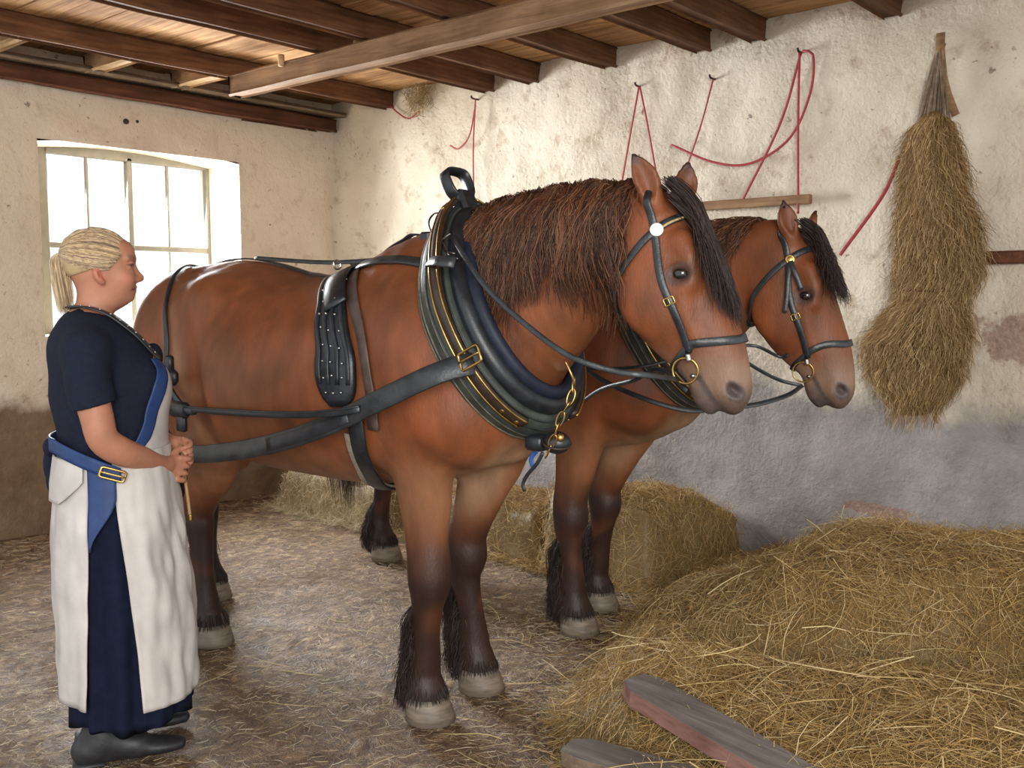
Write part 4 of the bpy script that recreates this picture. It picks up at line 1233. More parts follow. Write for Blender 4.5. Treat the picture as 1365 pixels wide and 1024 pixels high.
ctr = np.stack([np.full(len(V), -.02), np.zeros(len(V)), V[:, 2]], 1)
V = V + unit(V - ctr) * (sn * .006)[:, None]
shirt_bvh = bvh_of(V, F)
sh = put('shirt', wv(V), F, M['shirt'], wm)
for s in (-1, 1):   # turned-down collar
    P = resample([(-.115, 0, 1.40), (-.095, s * .055, 1.395), (-.045, s * .077, 1.375), (.01, s * .065, 1.345), (.055, s * .04, 1.31), (.08, s * .03, 1.285)], 30)
    N = unit(P - np.array((-.04, 0, 1.30)))
    put('shirt_collar', wv(sweep(P, N, sec_strap(.045, .006))[0]), sweep(P, N, sec_strap(.045, .006))[1], M['shirt'], sh)
v, q = ring_vf(np.array(RA[1][:3]) + np.array((.008, -.004, -.062)), (.1, -.12, -.6), .0685, .004, 40, 8)
# skirt: pleated cone
def skirt_r(phi, z, off=0., pl=1.):
    t = (1.0 - z) / .96
    hd = np.interp(z, [.05, .25, .5, .75, .88, .96, 1.02], [.182, .182, .18, .172, .166, .152, .148]) + off
    hw = np.interp(z, [.05, .25, .5, .75, .88, .96, 1.02], [.245, .24, .225, .21, .198, .185, .18]) + off
    cx = np.interp(z, [.05, .25, .5, .75, 1.02], [.018, .022, .015, .004, .0])
    p = pl * np.clip(t, 0, 1) * (.015 * np.sin(phi * 11 + 1.2 * np.sin(phi * 3) + t) + .004 * np.sin(phi * 23 + 3 * t))
    x = cx + (hd + p) * np.cos(phi); y = (hw + p) * np.sin(phi)
    return np.stack([x, y, z * np.ones_like(phi)], -1)
phi = np.linspace(-math.pi, math.pi, 241)[:-1]
zs = np.linspace(1.0, .14, 34)
G = np.stack([skirt_r(phi, z + 0 * phi) for z in zs])
G[-1, :, 2] += .012 * np.sin(phi * 5)
n, k = G.shape[:2]
G2 = np.stack([skirt_r(phi, z + 0 * phi, -.004) for z in zs[::-1]])
GG = np.vstack([G, G2]).reshape(-1, 3)
F = []
for i in range(2 * n - 1):
    for j in range(k): F.append((i * k + j, (i + 1) * k + j, (i + 1) * k + (j + 1) % k, i * k + (j + 1) % k))
put('skirt', wv(GG), F, M['skirt'], wm)

def sheet(grid, th, name, mat, parent):
    """grid (n,m,3) in the woman's frame -> sheet with thickness th"""
    n, m = grid.shape[:2]
    du = np.gradient(grid, axis=0); dv = np.gradient(grid, axis=1); N = unit(np.cross(du, dv))
    c = grid.mean((0, 1)); 
    if (N * (grid - np.array((0, 0, 0)) * 1.0 - np.array((0., 0, 0)))[..., :].copy()).sum() < 0: N = -N
    V = np.vstack([(grid + N * th / 2).reshape(-1, 3), (grid - N * th / 2).reshape(-1, 3)]); k = n * m; F = []
    for i in range(n - 1):
        for j in range(m - 1):
            a = i * m + j
            F.append((a, a + 1, a + m + 1, a + m)); F.append((k + a, k + a + m, k + a + m + 1, k + a + 1))
    ed = list(range(m)) + [i * m + m - 1 for i in range(1, n)] + [(n - 1) * m + j for j in range(m - 2, -1, -1)] + [i * m for i in range(n - 2, 0, -1)]
    for a, b in zip(ed, ed[1:] + ed[:1]): F.append((a, k + a, k + b, b))
    return put(name, wv(V), F, mat, parent)

def skirt_panel(za, zb, pa, pb, off, name, mat, parent, n=40, m=50, th=.004, wav=.004, pl=.3):
    """pa(z), pb(z): angles of its two edges"""
    rows = []
    for z in np.linspace(za, zb, n):
        ph = np.linspace(pa(z), pb(z), m)
        oz = off + float(np.interp(z, [.62, .86], [.014, 0]))
        r = skirt_r(ph, z + 0 * ph, oz, pl)
        wv_ = wav * float(np.interp(z, [.7, .88], [1, .35])) * np.array([noise.noise(Vector((a * 3, z * 5, off * 90))) + .5 * noise.noise(Vector((a * 7, z * 11, 4))) for a in ph]) * 2
        nrm = np.stack([np.cos(ph), np.sin(ph), 0 * ph], -1)
        rows.append(r + nrm * wv_[:, None])
    return sheet(np.array(rows), th, name, mat, parent)
def ang(x, z):   # near-side angle at which the skirt has forward coordinate x
    hd = np.interp(z, [.05, .25, .5, .75, .88, .96, 1.02], [.182, .182, .18, .172, .166, .152, .148]) + .015
    cx = np.interp(z, [.05, .25, .5, .75, 1.02], [.018, .022, .015, .004, .0])
    return -math.acos(np.clip((x - cx) / hd, -.98, .98))
fx = lambda z: float(np.interp(z, [.18, .4, .6, .8, .93, 1.0], [.052, .04, .022, .0, -.01, -.01]))
bx = lambda z: float(np.interp(z, [.2, .4, .6, .8, .93, 1.0], [-.098, -.088, -.082, -.08, -.075, -.075]))
ap = skirt_panel(.985, .205, lambda z: ang(fx(z), z), lambda z: -ang(fx(z), z), .013, 'apron_front', M['apron'], wm, wav=.010, n=60, m=70)
skirt_panel(.98, .215, lambda z: -2 * math.pi - ang(bx(z), z), lambda z: ang(bx(z), z), .014, 'apron_back', M['apron'], wm, wav=.005)
skirt_panel(.965, .83, lambda z: -2 * math.pi + 1.9, lambda z: ang(bx(z) - .01 - .9 * max(0, .90 - z), z), .026, 'apron_flap', M['apron'], wm, n=12)
skirt_panel(.95, .70, lambda z: ang(-.075 - .0 * z, z), lambda z: ang(-.07 + .07 * sstep(.70, .86, z) , z), .022, 'blue_tie', M['blue'], wm, n=16, m=10)
# belt: slopes forward on the near side
def belt_z(ph): return .928 - .5 * float(np.clip(math.cos(ph) * .165, -.15, .06))
rows = []
for dz in np.linspace(.022, -.022, 5):
    rows.append([skirt_r(np.array([p]), np.array([0.97]), .036, 0)[0] * np.array((1, 1, 0)) + np.array((0, 0, belt_z(p) + dz)) for p in np.linspace(-1.50, -2 * math.pi + 1.5, 80)])
bl = sheet(np.array(rows), .005, 'belt', M['blue'], wm)
p = skirt_r(np.array([-1.62]), np.array([.97]), .042, 0)[0]; p[2] = belt_z(-1.62) - .004
bkm = buckle_vf(wv(p)[0], WR[0] * 1.0 + np.array((0, 0, -.35)), -WR[1], .07, .03, .004); bkm.put('belt_buckle', M['brass'], bl)
# bib over the chest with its blue border and neck straps
def bib(edge, name, mat, off, z0, z1, width=None, n=34, m=30):
    rows = []
    for z in np.linspace(z0, z1, n):
        a = edge(z); b = -a if width is None else a + width(z)
        r = []
        for ph in np.linspace(a, b, m):
            d = np.array((math.cos(ph), math.sin(ph), 0)); o = np.array((-.01, 0, z)) + d * .5
            h = shirt_bvh.ray_cast(Vector(o), Vector(-d), .5)
            r.append((np.array(h[0]) if h[0] is not None else o - d * .35) + d * off)
        rows.append(r)
    Gd = np.array(rows)
    for _ in range(3): Gd[1:-1, 1:-1] = Gd[1:-1, 1:-1] * .5 + (Gd[:-2, 1:-1] + Gd[2:, 1:-1] + Gd[1:-1, :-2] + Gd[1:-1, 2:]) * .125
    return sheet(Gd, .004, name, mat, wm)
edge = lambda z: -float(np.interp(z, [.955, .985, 1.02, 1.07, 1.12, 1.18, 1.235], [1.35, 1.15, .98, .86, .80, .72, .58]))
bib(edge, 'bib', M['apron'], .012, 1.225, .94)
for s in (-1, 1):
    e2 = (lambda z: edge(z) - .22) if s < 0 else (lambda z: -edge(z) - .02)
    bib(e2, 'bib_border', M['blue'], .017, 1.26, .965, width=lambda z: .24, m=8)
    P = [(-.118, 0, 1.412), (-.10, s * .055, 1.41), (-.05, s * .082, 1.392), (0, s * .085, 1.355), (.05, s * .085, 1.315), (.095, s * .08, 1.27), (.115, s * .075, 1.235)]
    Ps, Ns = lay(shirt_bvh, P, 40, .012, it=3, maxd=.05)
    v, q = sweep(Ps, Ns, sec_strap(.026, .006)); ns = put('neck_strap', wv(v), q, M['leather'], wm)
    m_ = MB()
    for i in range(3, 37, 3): m_.add(*ball_vf(Ps[i] + Ns[i] * .007, .0032, nu=8, nv=6))
    m_.v = [wv(x) for x in m_.v]; m_.put('strap_beads', M['steel'], ns)
m_ = MB()
for i in range(14):
    m_.add(*ball_vf((.118 + .004 * (i % 2), -.055 + .004 * i - .02 * (i % 3), 1.262 - .004 * i), (.006, .007, .005), nu=8, nv=6))
m_.v = [wv(x) for x in m_.v]; m_.put('brooch', M['brass'], wm)
# rolled dark cloth at the far side of the neckline
v, q = ball_vf((.125, .075, 1.255), (.03, .04, .045)); put('scarf_knot', wv(v), q, M['shirt'], wm)
m_ = MB()      # dark ribbon tied at the back of the apron
for (c_x, c_z, r_) in ((-.185, .985, (.022, .045, .03)), (-.192, .93, (.016, .022, .05)), (-.188, .885, (.014, .03, .045))):
    v, q = ball_vf((c_x, .02, c_z), r_); m_.add(wv(v), q)
m_.put('ribbon_knot', M['shirt'], wm)
# shoes
for s in (-1, 1):
    h_ = Field((-.2, -.1, -.002), (.22, .1, .17), .005)
    h_.tube([(-.12, 0, .045, .034, .04), (-.04, 0, .042, .036, .038), (.05, 0, .034, .044, .03), (.12, 0, .028, .042, .024), (.16, 0, .026, .03, .02)], .02)
    h_.tube([(-.10, 0, .05, .04, .05), (-.07, 0, .10, .042, .058)], .03)
    h_.tube([(-.06, 0, .07, .038, .04), (.03, 0, .055, .04, .034)], .03)
    h_.cut((0, 0, .003), (0, 0, -1))
    V, F = h_.mesh(); V = V + np.array((0., s * .1, 0)); V[:, 0] += .0 if s < 0 else .025
    so = put('shoe', wv(V), F, M['shoe'], wm)
    v, q = box_vf((-.155, -.04, .0), (-.06, .04, .016), None, (0, s * .1, 0), .006); put('heel', wv(v), q, M['shoe'], so)
# hair: a close cap and a ponytail
c_ = Field((-.17, -.1, 1.42), (.1, .1, 1.68), .005)
c_.ell((-.036, 0, 1.567), (.103, .084, .092), .02)
X, Y, Z = c_.ax[0][:, None, None], c_.ax[1][None, :, None], c_.ax[2][None, None, :]
hair_cut = ((X - .052) * .72 + (1.592 - Z) * .62 + .25 * np.abs(Y) - .020)       # remove the face side
hair_cut = np.maximum(hair_cut, (1.50 - Z) + .35 * (X + .13) * 1.0)
ear_cut = np.minimum(np.minimum(.062 - np.sqrt((X - .0) ** 2 + (Z - 1.495) ** 2), np.abs(Y) - .03), 1)
c_.V = np.maximum(c_.V, np.broadcast_to(hair_cut.astype(np.float32), c_.V.shape))
c_.V = np.maximum(c_.V, np.broadcast_to(ear_cut.astype(np.float32), c_.V.shape))
V, F = c_.mesh(); V = relax(V, F, 2, .5)
sn = np.array([noise.noise(Vector((p[0] * 12, p[1] * 60, p[2] * 60))) for p in V.tolist()])
hc = np.array((.42, .31, .17)) * (1 + .35 * sn[:, None])
hair = put('hair', wv(V), F, M['blonde'], wm, color=hc)
N = 900; K = 12; out = []
tie = np.array((-.122, 0, 1.578))
for i in range(N):      # combed back strands over the cap
    th = rng.uniform(-1.5, 1.5); start = rng.uniform(0, 1)
    a = np.array((.080 - .075 * abs(math.sin(th)) ** 1.3 - .02 * start, math.sin(th) * .078, 1.612 - .085 * abs(math.sin(th)) ** 2.2 + .02 * start * math.cos(th)))
    pts = []
    for k in range(K):
        u = k / (K - 1)
        p = a * (1 - u) + tie * u
        c = np.array((-.036, 0, 1.567)); d = (p - c) / np.array((.103, .084, .092)); r = np.linalg.norm(d)
        p2 = c + (p - c) / r * (1.0 + .015 + .012 * ((i * 7) % 5) / 5)
        w_ = math.sin(min(1, (1 - u) * 6) * 1.57)
        pts.append(p2 * w_ + p * (1 - w_) + np.array((0, 0, .001 * math.sin(u * 9 + i))))
    out.append(pts)
v, q = strands(np.array(out), rng.uniform(.0008, .0014, N))
put('hair_strands', wv(v), q, M['blonde'], hair, color=strand_cols(N, K, 3, [(.62, .44, .25), (.42, .29, .16), (.70, .54, .34), (.30, .20, .12), (.22, .15, .10)]))
N = 700; out = []
for i in range(N):
    a = rng.uniform(0, 6.28); sp = rng.uniform(0, .034); L = rng.uniform(.11, .19); fl = rng.uniform(0, .01)
    pts = []
    for k in range(K):
        u = k / (K - 1)
        pts.append(tie + np.array((-.004 - .016 * math.sin(min(1, u * 2.5) * 1.57) + .022 * u * u - fl * u, 0, .004 - L * u ** 1.15 + .015 * math.sin(u * 3.1)))
                   + np.array((math.cos(a), math.sin(a), 0)) * sp * math.sin(.25 + min(1, u * 1.6) * 1.3) * (1 - .3 * u))
    out.append(pts)
v, q = strands(np.array(out), rng.uniform(.0008, .0015, N))
pt = put('ponytail', wv(v), q, M['blonde'], hair, color=strand_cols(N, K, 3, [(.64, .47, .27), (.44, .31, .17), (.32, .23, .14), (.72, .57, .37)]))
v, q = ring_vf(tie + np.array((.0, 0, .0)), (1, 0, .3), .013, .004, 18, 8); put('hair_tie', wv(v), q, M['shirt'], hair)
# the stick
P = wv([(.196, -.006, .975), (.205, -.012, .88), (.218, -.02, .735)])
stick = thing('wooden_stick', 'short light brown wooden stick held pointing down in both hands of the woman', 'stick', tuple(P[1]))
v, q = tube_vf(P, .0062, 20, taper=[(0, 1), (1, .9)]); put('shaft', v, q, M['wood_stick'], stick)
v, q = tube_vf([P[2] + np.array((0, 0, .012)), P[2] - np.array((0, 0, .01))], .0085, 6); put('metal_tip', v, q, M['brass'], stick)
# ---------------------------------------------------------------- the barn
XL, YB, XR = -6.07, 4.94, 1.2
ZC = 2.92
def fbm(x, y, z=0., s=1., o=4):
    return noise.fractal(Vector((x * s, y * s, z * s)), 1.0, 2.0, o)

def wall_mat(name, base, worn, dado=None, dado_h=.95, seam=True, lowcol=None):
    m, nt, b, out = mat_new(name)
    v = geo_pos(nt)
    n1 = noise_n(nt, v, 1.7, 6, .6); n2 = noise_n(nt, v, 9, 6, .65); n3 = noise_n(nt, v, 45, 4, .6)
    c = ramp(nt, n1, [(.3, worn), (.62, base)])
    c = mixc(nt, c, ramp(nt, n2, [(.30, (.58, .49, .40)), (.44, (1, 1, 1))]), .7 if 'left' not in name else .35, 'MULTIPLY')
    sp = ramp(nt, noise_n(nt, v, 20, 4, .6, .4), [(.655, (0, 0, 0)), (.71, (1, 1, 1))])
    c = mixc(nt, c, (.16, .12, .09), math_n(nt, 'MULTIPLY', sp, .7))
    if dado:
        g = nt.nodes.new('ShaderNodeNewGeometry'); s = nt.nodes.new('ShaderNodeSeparateXYZ')
        nt.links.new(g.outputs['Position'], s.inputs[0])
        zz = math_n(nt, 'ADD', s.outputs[2], math_n(nt, 'MULTIPLY', math_n(nt, 'SUBTRACT', noise_n(nt, v, 2.6, 5, .6), .5), .5))
        fac = ramp(nt, math_n(nt, 'MULTIPLY', zz, .5), [(dado_h / 2 - .035, (1, 1, 1)), (dado_h / 2 + .03, (0, 0, 0))])
        dn = ramp(nt, noise_n(nt, v, 4, 6, .65), [(.3, dado[0]), (.7, dado[1])])
        c = mixc(nt, c, dn, fac)
    if name.startswith('limewashed'):      # bare brick showing through the wash at the right, and low down
        for (cx, cz, rx, rz) in ((-1.05, 1.25, .34, .13), (-1.75, .36, .22, .04)):
            vm = nd(nt, 'ShaderNodeMapping'); vm.inputs['Location'].default_value = (-cx / rx, 0, -cz / rz); vm.inputs['Scale'].default_value = (1 / rx, .0, 1 / rz)
            g2 = nt.nodes.new('ShaderNodeNewGeometry'); nt.links.new(g2.outputs['Position'], vm.inputs[0])
            ln = nd(nt, 'ShaderNodeVectorMath', operation='LENGTH'); nt.links.new(vm.outputs[0], ln.inputs[0])
            dd = math_n(nt, 'ADD', ln.outputs['Value'], math_n(nt, 'MULTIPLY', math_n(nt, 'SUBTRACT', n2, .5), 2.2))
            fc = ramp(nt, dd, [(.75, (.75, .75, .75)), (1.0, (0, 0, 0))])
            c = mixc(nt, c, ramp(nt, n3, [(.3, (.24, .13, .10)), (.7, (.42, .28, .22))]), fc)
    nt.links.new(c, b.inputs['Base Color'])
    b.inputs['Roughness'].default_value = .85; b.inputs['Specular IOR Level'].default_value = .2
    h = math_n(nt, 'ADD', math_n(nt, 'MULTIPLY', n2, .7), math_n(nt, 'MULTIPLY', n3, .35))
    bump(nt, b, h, .75, .03)
    return m
M['wall_back'] = wall_mat('limewashed_stone', (.72, .65, .53), (.60, .52, .40), ((.23, .21, .20), (.39, .355, .335)), .93)
M['wall_left'] = wall_mat('limewash_left', (.76, .66, .53), (.68, .57, .45), ((.16, .10, .06), (.26, .18, .115)), .80)

def wood(name, a, b_, axis=0, rough=.7, scale=1.0, bmp=.5):
    m, nt, b, out = mat_new(name)
    st = [14, 14, 14]; st[axis] = 1.1
    v = coords(nt, tuple(s * scale for s in st), 'Object')
    n1 = noise_n(nt, v, 2.2, 6, .6, .6); n2 = noise_n(nt, v, 9, 4, .6)
    v2 = coords(nt, (1, 1, 1)); n3 = noise_n(nt, v2, 2.5, 4, .6)
    c = ramp(nt, n1, [(.3, a), (.72, b_)])
    c = mixc(nt, c, ramp(nt, n3, [(.35, (.55, .5, .48)), (.6, (1, 1, 1))]), .8, 'MULTIPLY')
    nt.links.new(c, b.inputs['Base Color']); b.inputs['Roughness'].default_value = rough
    b.inputs['Specular IOR Level'].default_value = .25
    bump(nt, b, math_n(nt, 'ADD', n1, math_n(nt, 'MULTIPLY', n2, .5)), bmp, .006)
    return m
M['joist'] = wood('joist_wood', (.10, .042, .018), (.27, .13, .06), 1)
M['beam'] = wood('beam_wood', (.22, .12, .06), (.42, .26, .14), 0)
M['plate'] = wood('plate_wood', (.07, .026, .014), (.19, .075, .035), 1)
M['plate_grey'] = wood('plate_grey_wood', (.12, .09, .065), (.28, .20, .13), 1)
M['board'] = wood('board_wood', (.27, .13, .05), (.70, .42, .20), 0, rough=.9)
M['pale_wood'] = wood('pale_block_wood', (.42, .26, .13), (.68, .48, .28), 0)
M['plank_grey'] = wood('weathered_plank', (.13, .11, .10), (.27, .24, .215), 0)
M['plank_red'] = wood('faded_red_edge', (.20, .10, .08), (.36, .20, .16), 0)

def wall_grid(name, U, Vv, place, mat, amp, depth, inward, hole=None):
    """a lumpy wall: U, Vv coordinates, place(u,v,d) -> point; solid slab of thickness depth"""
    nu, nv = len(U), len(Vv)
    pts = np.empty((nu, nv, 3))
    for i, u in enumerate(U):
        for j, v_ in enumerate(Vv):
            e = min(1, (u - U[0]) / .15, (U[-1] - u) / .15)
            if hole: 
                hu = max(hole[0] - u, u - hole[1], 0); hv = max(hole[2] - v_, v_ - hole[3], 0)
                e = min(e, math.hypot(hu, hv) / .06)
            d = amp * (fbm(u, v_, 3.1, 1.3) + .35 * fbm(u, v_, 9.1, 6, 3)) * max(0, e)
            pts[i, j] = place(u, v_, d)
    F = []
    for i in range(nu - 1):
        for j in range(nv - 1):
            uc = (U[i] + U[i + 1]) / 2; vc = (Vv[j] + Vv[j + 1]) / 2
            if hole and hole[0] < uc < hole[1] and hole[2] < vc < hole[3]: continue
            a = i * nv + j; F.append((a, a + nv, a + nv + 1, a + 1))
    return pts.reshape(-1, 3), F

def grid_with(vals, a, b, step):
    L = list(np.arange(a, b, step)) + [b] + list(vals)
    L = sorted(set(round(float(x), 4) for x in L))
    out = [L[0]]
    for x in L[1:]:
        if x - out[-1] > step * .3 or x in [round(v, 4) for v in vals]:
            if x in [round(v, 4) for v in vals] and x - out[-1] < step * .3 and out[-1] not in [round(v, 4) for v in vals] and len(out) > 1: out[-1] = x
            else: out.append(x)
    return out
# back wall
U = grid_with([], XL - .5, XR, .05); Vv = grid_with([], -.02, ZC + .1, .05)
pts, F = wall_grid('wall_back', U, Vv, lambda u, v, d: (u, YB + d, v), M['wall_back'], .05, .4, -1)
n0 = len(pts)
v2, f2 = box_vf((XL - .5, YB + .12, -.02), (XR, YB + .5, ZC + .1))
pts = np.vstack([pts, v2]); F = F + [tuple(i + n0 for i in q) for q in f2]
tag(put('wall_back', pts, F, M['wall_back'], smooth=True), kind='structure')
# left wall with the window opening
WY0, WY1, WZ0, WZ1 = 2.69, 4.10, 1.20, 2.40
U = grid_with([WY0, WY1], .2, YB + .06, .05); Vv = grid_with([WZ0, WZ1], -.02, ZC + .1, .05)
pts, F = wall_grid('wall_left', U, Vv, lambda u, v, d: (XL - d, u, v), M['wall_left'], .03, .5, 1, (WY0, WY1, WZ0, WZ1))
mb = MB(); mb.add(pts, [q[::-1] for q in F])
D = .42
# the reveals (arched head) and outer slab
n = 16
arch = [(WY0 + (WY1 - WY0) * t, WZ1 + .055 * math.sin(math.pi * t) - .015) for t in np.linspace(0, 1, n)]
prof = [(WY0, WZ0)] + arch + [(WY1, WZ0)]
vv = []; ff = []
for (y, z) in prof: vv += [(XL + .004, y, z), (XL - D - .08, y, z)]
k = len(prof)
for i in range(k):
    a = 2 * i; b = 2 * ((i + 1) % k); ff.append((a, b, b + 1, a + 1))
mb.add(vv, ff)
# lintel skin between the square hole and the arch
for (lo, hi) in (((XL - .5, .2, -.02), (XL - .12, WY0 - .012, ZC + .1)), ((XL - .5, WY1 + .012, -.02), (XL - .12, YB + .5, ZC + .1)),
                 ((XL - .5, WY0 - .01, -.02), (XL - .12, WY1 + .01, WZ0 - .01)), ((XL - .5, WY0 - .01, WZ1 + .052), (XL - .12, WY1 + .01, ZC + .1))):
    mb.add(*box_vf(lo, hi))
tag(mb.put('wall_left', M['wall_left'], smooth=False), kind='structure')
M['frame'] = simple('window_frame_paint', (.17, .16, .125), .6, var=.15, scale=12, bmp=.2)
m, nt, b, out = mat_new('window_glass')
tb = nd(nt, 'ShaderNodeBsdfTransparent'); gb = nd(nt, 'ShaderNodeBsdfGlossy'); gb.inputs['Roughness'].default_value = .02
mx = nd(nt, 'ShaderNodeMixShader'); mx.inputs[0].default_value = .06
nt.links.new(tb.outputs[0], mx.inputs[1]); nt.links.new(gb.outputs[0], mx.inputs[2]); nt.links.new(mx.outputs[0], out.inputs[0])
M['glass'] = m
win = tag(thing('window_1', None, None, (XL - .42, 3.49, 1.8)), kind='structure')
xf = XL - .40
mb = MB()
def bar(y0, y1, z0, z1, x0=xf - .03, x1=xf + .02): mb.add(*box_vf((x0, y0, z0), (x1, y1, z1), bev=.004))
bar(2.72, 2.915, 1.18, 2.46); bar(4.075, 4.13, 1.18, 2.46); bar(2.9, 4.08, 2.375, 2.48); bar(2.9, 4.08, 1.16, 1.24)
bar(3.462, 3.50, 1.2, 2.4); bar(2.9, 4.08, 1.765, 1.805, xf - .025, xf + .012)
for y in (3.185, 3.775): bar(y - .009, y + .009, 1.2, 2.4, xf - .02, xf + .005)
mb.put('window_frame', M['frame'], win, smooth=False)
v, q = box_vf((xf - .012, 2.9, 1.2), (xf - .008, 4.08, 2.4)); put('window_glass', v, q, M['glass'], win, smooth=False)
v, q = box_vf((XL - .42, WY0, WZ0 - .05), (XL + .0, WY1, WZ0 + .004)); tag(put('window_sill', v, q, M['wall_left'], win, smooth=False), kind='structure')
# floor
m, nt, b, out = mat_new('trodden_floor')
v = geo_pos(nt)
n1 = noise_n(nt, v, 1.3, 6, .6); n2 = noise_n(nt, geo_pos(nt, (1.4, 1, 1)), 14, 6, .7, .8); n3 = noise_n(nt, v, 90, 3, .6)
c = ramp(nt, n2, [(.30, (.06, .034, .017)), (.5, (.20, .128, .068)), (.68, (.50, .37, .225))])
c = mixc(nt, c, ramp(nt, n1, [(.35, (.70, .56, .43)), (.65, (1.15, 1.05, .96))]), 1.0, 'MULTIPLY')
nt.links.new(c, b.inputs['Base Color'])
nt.links.new(ramp(nt, n1, [(.40, (.26, .26, .26)), (.64, (.65, .65, .65))]), b.inputs['Roughness'])
b.inputs['Specular IOR Level'].default_value = .8
bump(nt, b, math_n(nt, 'ADD', n2, math_n(nt, 'MULTIPLY', n3, .5)), 1.0, .035)
M['floor'] = m
U = np.linspace(XL - .3, 2.6, 150); Y_ = np.linspace(-1.5, YB + .3, 120)
def floor_z(x, y): return .014 * fbm(x, y, 0, 2.2, 4) + .006 * fbm(x, y, 4, 9, 3) - .014
P = np.array([[(x, y, floor_z(x, y)) for y in Y_] for x in U]).reshape(-1, 3)
ny = len(Y_)
F = np.array([(i * ny + j, (i + 1) * ny + j, (i + 1) * ny + j + 1, i * ny + j + 1) for i in range(len(U) - 1) for j in range(ny - 1)])
tag(put('floor', P, F, M['floor']), kind='structure')

# ---------------------------------------------------------------- roof timbers
mb = MB(); yy = .2; i = 0
while yy < YB + .3:      # boards above the joists, running along the long wall
    w_ = rng.uniform(.17, .24)
    for xa, xb in ((XL - .4, -3.0 + rng.uniform(-.5, .5)), (None, XR)):
        if xa is None: xa = prev + .006
        prev = xb
        t_ = rng.uniform(0, .012)
        mb.add(*box_vf((xa, yy, ZC + t_), (xb, yy + w_ - .006, ZC + .03 + t_), bev=.003))
    yy += w_
tag(mb.put('ceiling', M['board'], smooth=False), kind='structure')
v, q = box_vf((XL - .5, .1, ZC + .05), (XR + .1, YB + .5, ZC + .08)); tag(put('ceiling', v, q, M['plate'], smooth=False), kind='structure')
def beam_vf(lo, hi, axis, seed, amp=.006, n=26, bev=.012):
    """hewn timber: slightly wavy box along an axis"""
    lo = np.array(lo, float); hi = np.array(hi, float); o = [a for a in range(3) if a != axis]
    sec = []
    c = (lo + hi) / 2; e = (hi - lo) / 2
    a, b = o
    prof = [(-1, -1), (1, -1), (1, 1), (-1, 1)]
    pts = []
    for (sx, sy) in prof:
        for (kx, ky) in (((sx * (e[a] - bev)), sy * e[b]), (sx * e[a], sy * (e[b] - bev))) if sx * sy > 0 else ((sx * e[a], sy * (e[b] - bev)), ((sx * (e[a] - bev)), sy * e[b])):
            pts.append((kx, ky))
    k = len(pts); V = []
    for i in range(n):
        t = lo[axis] + (hi[axis] - lo[axis]) * i / (n - 1)
        for j, (p, q_) in enumerate(pts):
            P = np.zeros(3); P[axis] = t
            P[a] = c[a] + p + amp * noise.noise(Vector((t * 2.2, seed * 7.3, p * 9))); P[b] = c[b] + q_ + amp * noise.noise(Vector((t * 2.2 + 40, seed * 3.1, q_ * 9)))
            V.append(P)
    F = []
    for i in range(n - 1):
        for j in range(k): F.append((i * k + j, i * k + (j + 1) % k, (i + 1) * k + (j + 1) % k, (i + 1) * k + j))
    F.append(tuple(range(k))[::-1]); F.append(tuple((n - 1) * k + j for j in range(k)))
    return np.array(V), F
JX = [(-5.33, 'first ceiling joist out from the window wall, carrying the short pale blocks'), (-4.38, 'second ceiling joist from the window wall, above the hanging red cord'),
      (-3.98, 'third ceiling joist from the window wall, set close beside the second'), (-3.38, 'fourth ceiling joist, ending just left of the forked red cord'),
      (-2.76, 'fifth ceiling joist, ending above the single thin red cord'), (-2.43, 'sixth ceiling joist, ending left of the looped red reins'),
      (-1.72, 'ceiling joist nearest the hanging dried bundle, topmost at the right'), (-1.0, 'ceiling joist beyond the dried bundle, out to the right')]
for i, (x, l) in enumerate(JX):
    w_ = .10
    vj, fj = beam_vf((x - w_, .25, 2.80), (x, YB + .02, ZC + .004), 1, i)
    tag(put('ceiling_joist', vj, fj, M['joist'], smooth=False, base=(x - .05, 2.6, 2.85)), 'dark brown ' + l, 'joist', 'ceiling joists')
vj, fj = beam_vf((-5.27, 3.50, 2.665), (XR - .3, 3.60, 2.795), 0, 31, n=60)
tag(put('cross_beam', vj, fj, M['beam'], smooth=False, base=(-3, 3.55, 2.73)), 'long paler timber beam crossing below the dark ceiling joists', 'beam')
vj, fj = beam_vf((XL - .02, .25, 2.70), (XL + .10, YB - .02, 2.80), 1, 41, n=50)
tag(put('wall_plate', vj, fj, M['plate'], smooth=False, base=(XL, 2.6, 2.75)), 'dark red-brown timber plate along the top of the window wall', 'beam')
vj, fj = beam_vf((XL - .02, .25, 2.80), (XL + .22, YB - .02, 2.835), 1, 43, n=50)
tag(put('upper_plate', vj, fj, M['plate_grey'], smooth=False, base=(XL, 2.6, 2.82)), 'flat grey-brown board lying on top of the dark wall plate', 'board')
labs = ['short pale timber block at the far left between wall plate and first joist', 'short pale timber block above the left half of the window', 'short pale timber block above the right half of the window']
for i, y in enumerate((2.36, 2.98, 3.56)):
    vj, fj = beam_vf((XL + .12, y - .045, 2.805), (-5.41, y + .045, ZC), 0, 50 + i, n=6)
    tag(put('timber_block', vj, fj, M['pale_wood'], smooth=False, base=(-5.7, y, 2.86)), labs[i], 'timber block', 'blocks between plate and joist')
for i, (px, py, l) in enumerate(((375, 80, 'small whitish wooden peg on the second joist, left one'), (475, 62, 'small whitish wooden peg sticking from the joist left of the cross beam')
)):
    p = at_z(px, py, 2.80)
    v, q = tube_vf([p + np.array((0, 0, .03)), p - np.array((0, 0, .035))], .018, 6, k=10)
    tag(put('wooden_peg', v, q, M['pale_wood'], base=p), l, 'peg', 'pegs in the joists')

